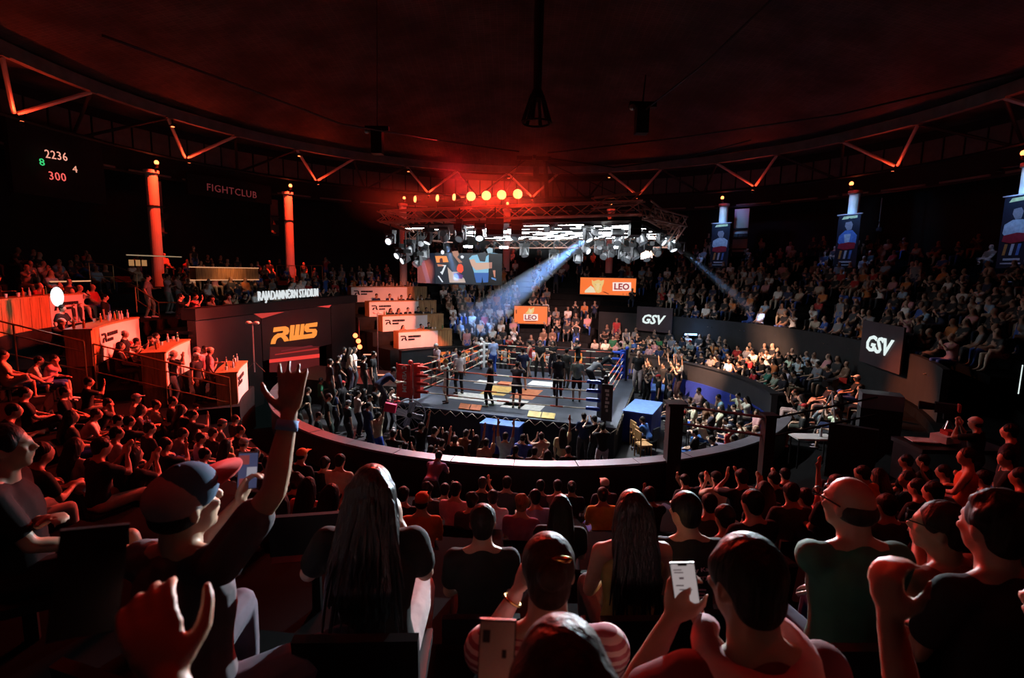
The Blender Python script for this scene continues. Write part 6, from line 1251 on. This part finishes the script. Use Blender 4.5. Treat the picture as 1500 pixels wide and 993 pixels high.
for ch in o.children:
    if ch.name.startswith('shirt'):
        ch.material_slots[0].link = 'OBJECT'; ch.material_slots[0].material = M['striped']
J = P['J']; wr = J['wr0']; fd = (wr-J['el0']).normalized(); mat('gold', (.85, .55, .18), .25, 1.0); addpart(o, 'bracelet', MB().path([wr-fd*.03+(fd.orthogonal().normalized()*math.cos(t)+fd.cross(fd.orthogonal()).normalized()*math.sin(t))*.034 for t in [i*math.pi/10 for i in range(21)]], .005, 6), 'gold'); addpart(o, 'hair_clip', MB().ell(J['head']+J['Hm'] @ V((.03, -.10, .09)), (.035, .012, .012), 10), 'gold')
for s, i in ((-1, 0), (1, 1)): addpart(o, 'puff_sleeve', MB().ell(J['sh%d' % i]+V((s*.012, 0, -.005)), (.074, .078, .072), 16), 'striped')
# -- brown head right below the lens, with its phone
o, P, org, Rz = custom('person with loose brown hair right in front of the striped shirt', 822, 1000, .86, 0, dict(hpitch=.1), (None, None), hair='long', shirt='brown', vox=.012, haircol=(.035, .017, .012), seat=True)
pc = at_d(727, 968, .95); phone(pc, (.03, .3, 1), tocam(pc), 'phone in a pale patterned case held before the striped shirt', (mat('pale_case', (.40, .34, .30), .5), [((-.3, .3), (.2, .15), M['mark_black']), ((.2, .1), (.12, .1), M['mark_black']), ((.15, -.25), (.25, .12), M['mark_black'])]), .075, .16)
# -- man with the pink towel, reading his phone
o, P, org, Rz = custom('person with thick pink towel collar and dark red shirt reading a phone', 1091, 852, 1.22, .12, dict(hpitch=.15, hyaw=.12, curl=(.7, .7)), ((984, 906, 1.36), (1030, 925, 1.42)), hair='short', shirt=(.13, .015, .02), vox=.010, palmw=((.8, .5, 0), (-.9, .3, 0)), hdirw=((.2, .2, 1), (-.2, .3, .9)), skin=(.36, .20, .14))
J = P['J']; nk = J['neck']; addpart(o, 'towel', MB().path([nk+J['rt']*(.118*math.sin(t))+J['fw']*(-.108*math.cos(t)+.02)+V((0, 0, .012-.03*math.cos(t))) for t in [(i-10)*.24 for i in range(21)]], [.030+.016*math.sin(math.pi*i/20) for i in range(21)], 12), 'cloth', (.60, .30, .32))
pc = at_d(1004, 861, 1.36); sw_ = glow('chat_white', (.55, .47, .47), .55); dk_ = glow('chat_grey', (.12, .08, .09), .5)
phone(pc, (-.13, .25, 1), tocam(pc), 'phone showing a white chat page held by the towel wearer', (sw_, [((-.22, .36), (.32, .02), dk_), ((-.18, .31), (.36, .02), dk_), ((-.1, .20), (.18, .04), dk_), ((-.2, .06), (.3, .025), dk_), ((0, -.02), (.5, .02), dk_), ((-.05, -.1), (.45, .02), dk_), ((-.18, -.24), (.3, .025), dk_), ((.02, -.36), (.7, .03), dk_), ((0, .465), (.35, .05), M['black_plastic'])]), .070, .142)
# -- printed black tee
o, P, org, Rz = custom('person in black tee with white printed back lettering', 1003, 748, 3.0, -.02, dict(hyaw=.4, lean=.1), top='tee', shirt='black', pants='black', vox=.014, skin=(.42, .25, .18))
J = P['J']; mat('tee_print', (.42, .30, .32), .8); bk = J['P']+J['up']*.30-J['fw']*.128
def tp(body, u, v, wd, ht): text(body, M['tee_print'], o, parent_world(o) @ Matrix.Translation(bk+J['rt']*u+J['up']*v) @ Matrix((J['rt'], J['up'], -J['fw'])).transposed().to_4x4() @ Matrix.Rotation(.13, 4, 'Z'), wd, ht, 'shirt_print', depth=.004)
tp('Stay Kalm', -.05, .06, .17, .032); tp('Curry', -.03, .015, .11, .034)
addpart(o, 'print_disc', MB().tube(bk+J['rt']*-.095+J['up']*.055, bk+J['rt']*-.095+J['up']*.055-J['fw']*.004, .032, .032, 16), 'tee_print', None, False)
for k in range(4): addpart(o, 'print_line', MB().box(bk+J['rt']*(.02)+J['up']*(-.03-.022*k), (.09-.012*k, .004, .009)), 'tee_print', None, False)
# -- long haired woman with bare red lit shoulder
o, P, org, Rz = custom('person with long black hair in a sleeveless yellow patterned top', 925, 748, 2.75, .05, dict(lean=.04), top='sleeveless', shirt=(.38, .26, .10), hair='long', vox=.012, skin=(.48, .29, .21))
J = P['J']; locks(o, J, 40, .22)
for s in (-1, 1): addpart(o, 'bag_strap', MB().path([J['neck']+J['rt']*s*.10+J['up']*.0, J['P']+J['up']*.36+J['rt']*s*.12-J['fw']*.135, J['P']+J['up']*.12+J['rt']*s*.10-J['fw']*.13], .016, 6), 'black_cloth', None, False)
# -- bald man in green
o, P, org, Rz = custom('bald person with glasses in green tee, one arm out', 1243, 738, 2.05, .02, dict(hyaw=.42, curl=(.6, .6), elbow=((-1, -.1, -.05), (.6, -.5, -.8))), ((1190, 800, 2.45), None), hair='bald', shirt=(.045, .19, .10), pants='navy', vox=.010, skin=(.46, .26, .19), haircol=(.03, .02, .018))
J = P['J']; c, H = J['head'], J['Hm']
def glasses(o, c, H):
    g = MB()
    for s in (-1, 1): g.path([c+H @ V((s*.036+.026*math.cos(t), .118, .018+.019*math.sin(t))) for t in [i*math.pi/6 for i in range(13)]], .0035, 5)
    for s in (-1, 1): g.path([c+H @ V((s*.062, .115, .022)), c+H @ V((s*.084, .05, .022)), c+H @ V((s*.088, -.02, .012))], .0035, 5)
    g.path([c+H @ V((-.01, .119, .02)), c+H @ V((.01, .119, .02))], .0035, 5); addpart(o, 'glasses', g, 'black_plastic', None, False)
glasses(o, c, H)
# -- dark man with glasses, and the dark backs beside him
o, P, org, Rz = custom('person with glasses and dark hair in brown shirt facing sideways', 1375, 772, 2.2, .35, dict(hyaw=.5, curl=(.6, .6)), ((1345, 795, 2.5), None), hair='short', shirt='brown', vox=.012, skin=(.40, .22, .16)); glasses(o, P['J']['head'], P['J']['Hm'])
custom('person with dark bushy hair in black seen from behind', 1452, 772, 1.75, .1, dict(lean=.05), hair='curly', shirt='black', pants='black', vox=.013, skin=(.40, .22, .16))
custom('person in black with one forearm raised beside the green tee', 1585, 905, 1.08, .25, dict(curl=(.8, .5), elbow=((-.3, -.3, -1), (.6, -.5, -.8))), ((1303, 905, 1.05), None), hair='short', shirt='black', pants='black', vox=.011, palmw=((1, .3, 0), None), hdirw=((-.1, .2, 1), None), skin=(.44, .25, .18))
# -- spectator whose bare leg stretches out
custom('person in dark tee with bare crossed leg stretched out', 12, 655, 2.55, -1.05, dict(lean=-.1, feet=((-.13, .50, 0), (.02, .78, .18)), knee=((-.15, 1, .3), (.1, .6, 1))), ((70, 760, 2.5), None), hair='short', legs='shorts', shirt='black', pants='black', vox=.012, skin=(.52, .32, .22))
# -- arm and phone beside the lens
o, P, org, Rz = custom('person holding up a black phone, wrist with a pale band', 0, 0, 1, .35, dict(curl=(.5, .8), spread=(.09, .05), elbow=((1, -.2, -.7), (.6, -.5, -.8))), ((228, 934, .74), None), at=(-.70, -20.14, 5.20), hair='short', shirt='black', vox=.0065, palmw=((-.5, .8, .1), None), hdirw=((-.5, .3, .8), None), seat=False, skin=(.46, .26, .18))
J = P['J']; wr = J['wr0']; fd = (wr-J['el0']).normalized(); addpart(o, 'wristband', MB().tube(wr-fd*.07, wr-fd*.04, .036, .037, 20), 'cloth', (.35, .45, .70))
pc = at_d(131, 850, .80); phone(pc, (.02, .25, 1), (pc-CAM), 'black phone held upright by the hand with the pale band', None, .092, .175)

# -- small extras: red seat pad, pink bag at the ring
w_ = at_d(462, 790, 3.3); e = empty('red_seat_pad', (w_.x, w_.y, zn(17.3)), .2); tag(e, 'empty red padded seat beside the capped spectator', 'chair'); hs = w_.z-zn(17.3)
mat('red_vinyl', (.30, .02, .02), .5); MB().box((0, 0, hs), (.46, .42, .06)).build('seat', M['red_vinyl'], e); MB().box((0, -.22, hs+.16), (.46, .04, .26)).build('backrest', M['black_plastic'], e); MB().tube((0, 0, 0), (0, 0, hs), .035).build('pedestal', M['black_metal'], e)
w_ = at_d(572, 597, 14.0); e = empty('pink_bag', w_); tag(e, 'bright pink bag lifted beside the mist fan', 'bag'); mat('pink_vinyl', (.70, .03, .14), .5); MB().box((0, 0, 0), (.32, .14, .24), Matrix.Rotation(.2, 3, 'Y')).build('pouch', M['pink_vinyl'], e); MB().path([(-.10, 0, .1), (-.08, 0, .22), (.08, 0, .24), (.12, 0, .12)], .012, 6).build('strap', M['pink_vinyl'], e)

bpy.data.scenes.remove(TMP)
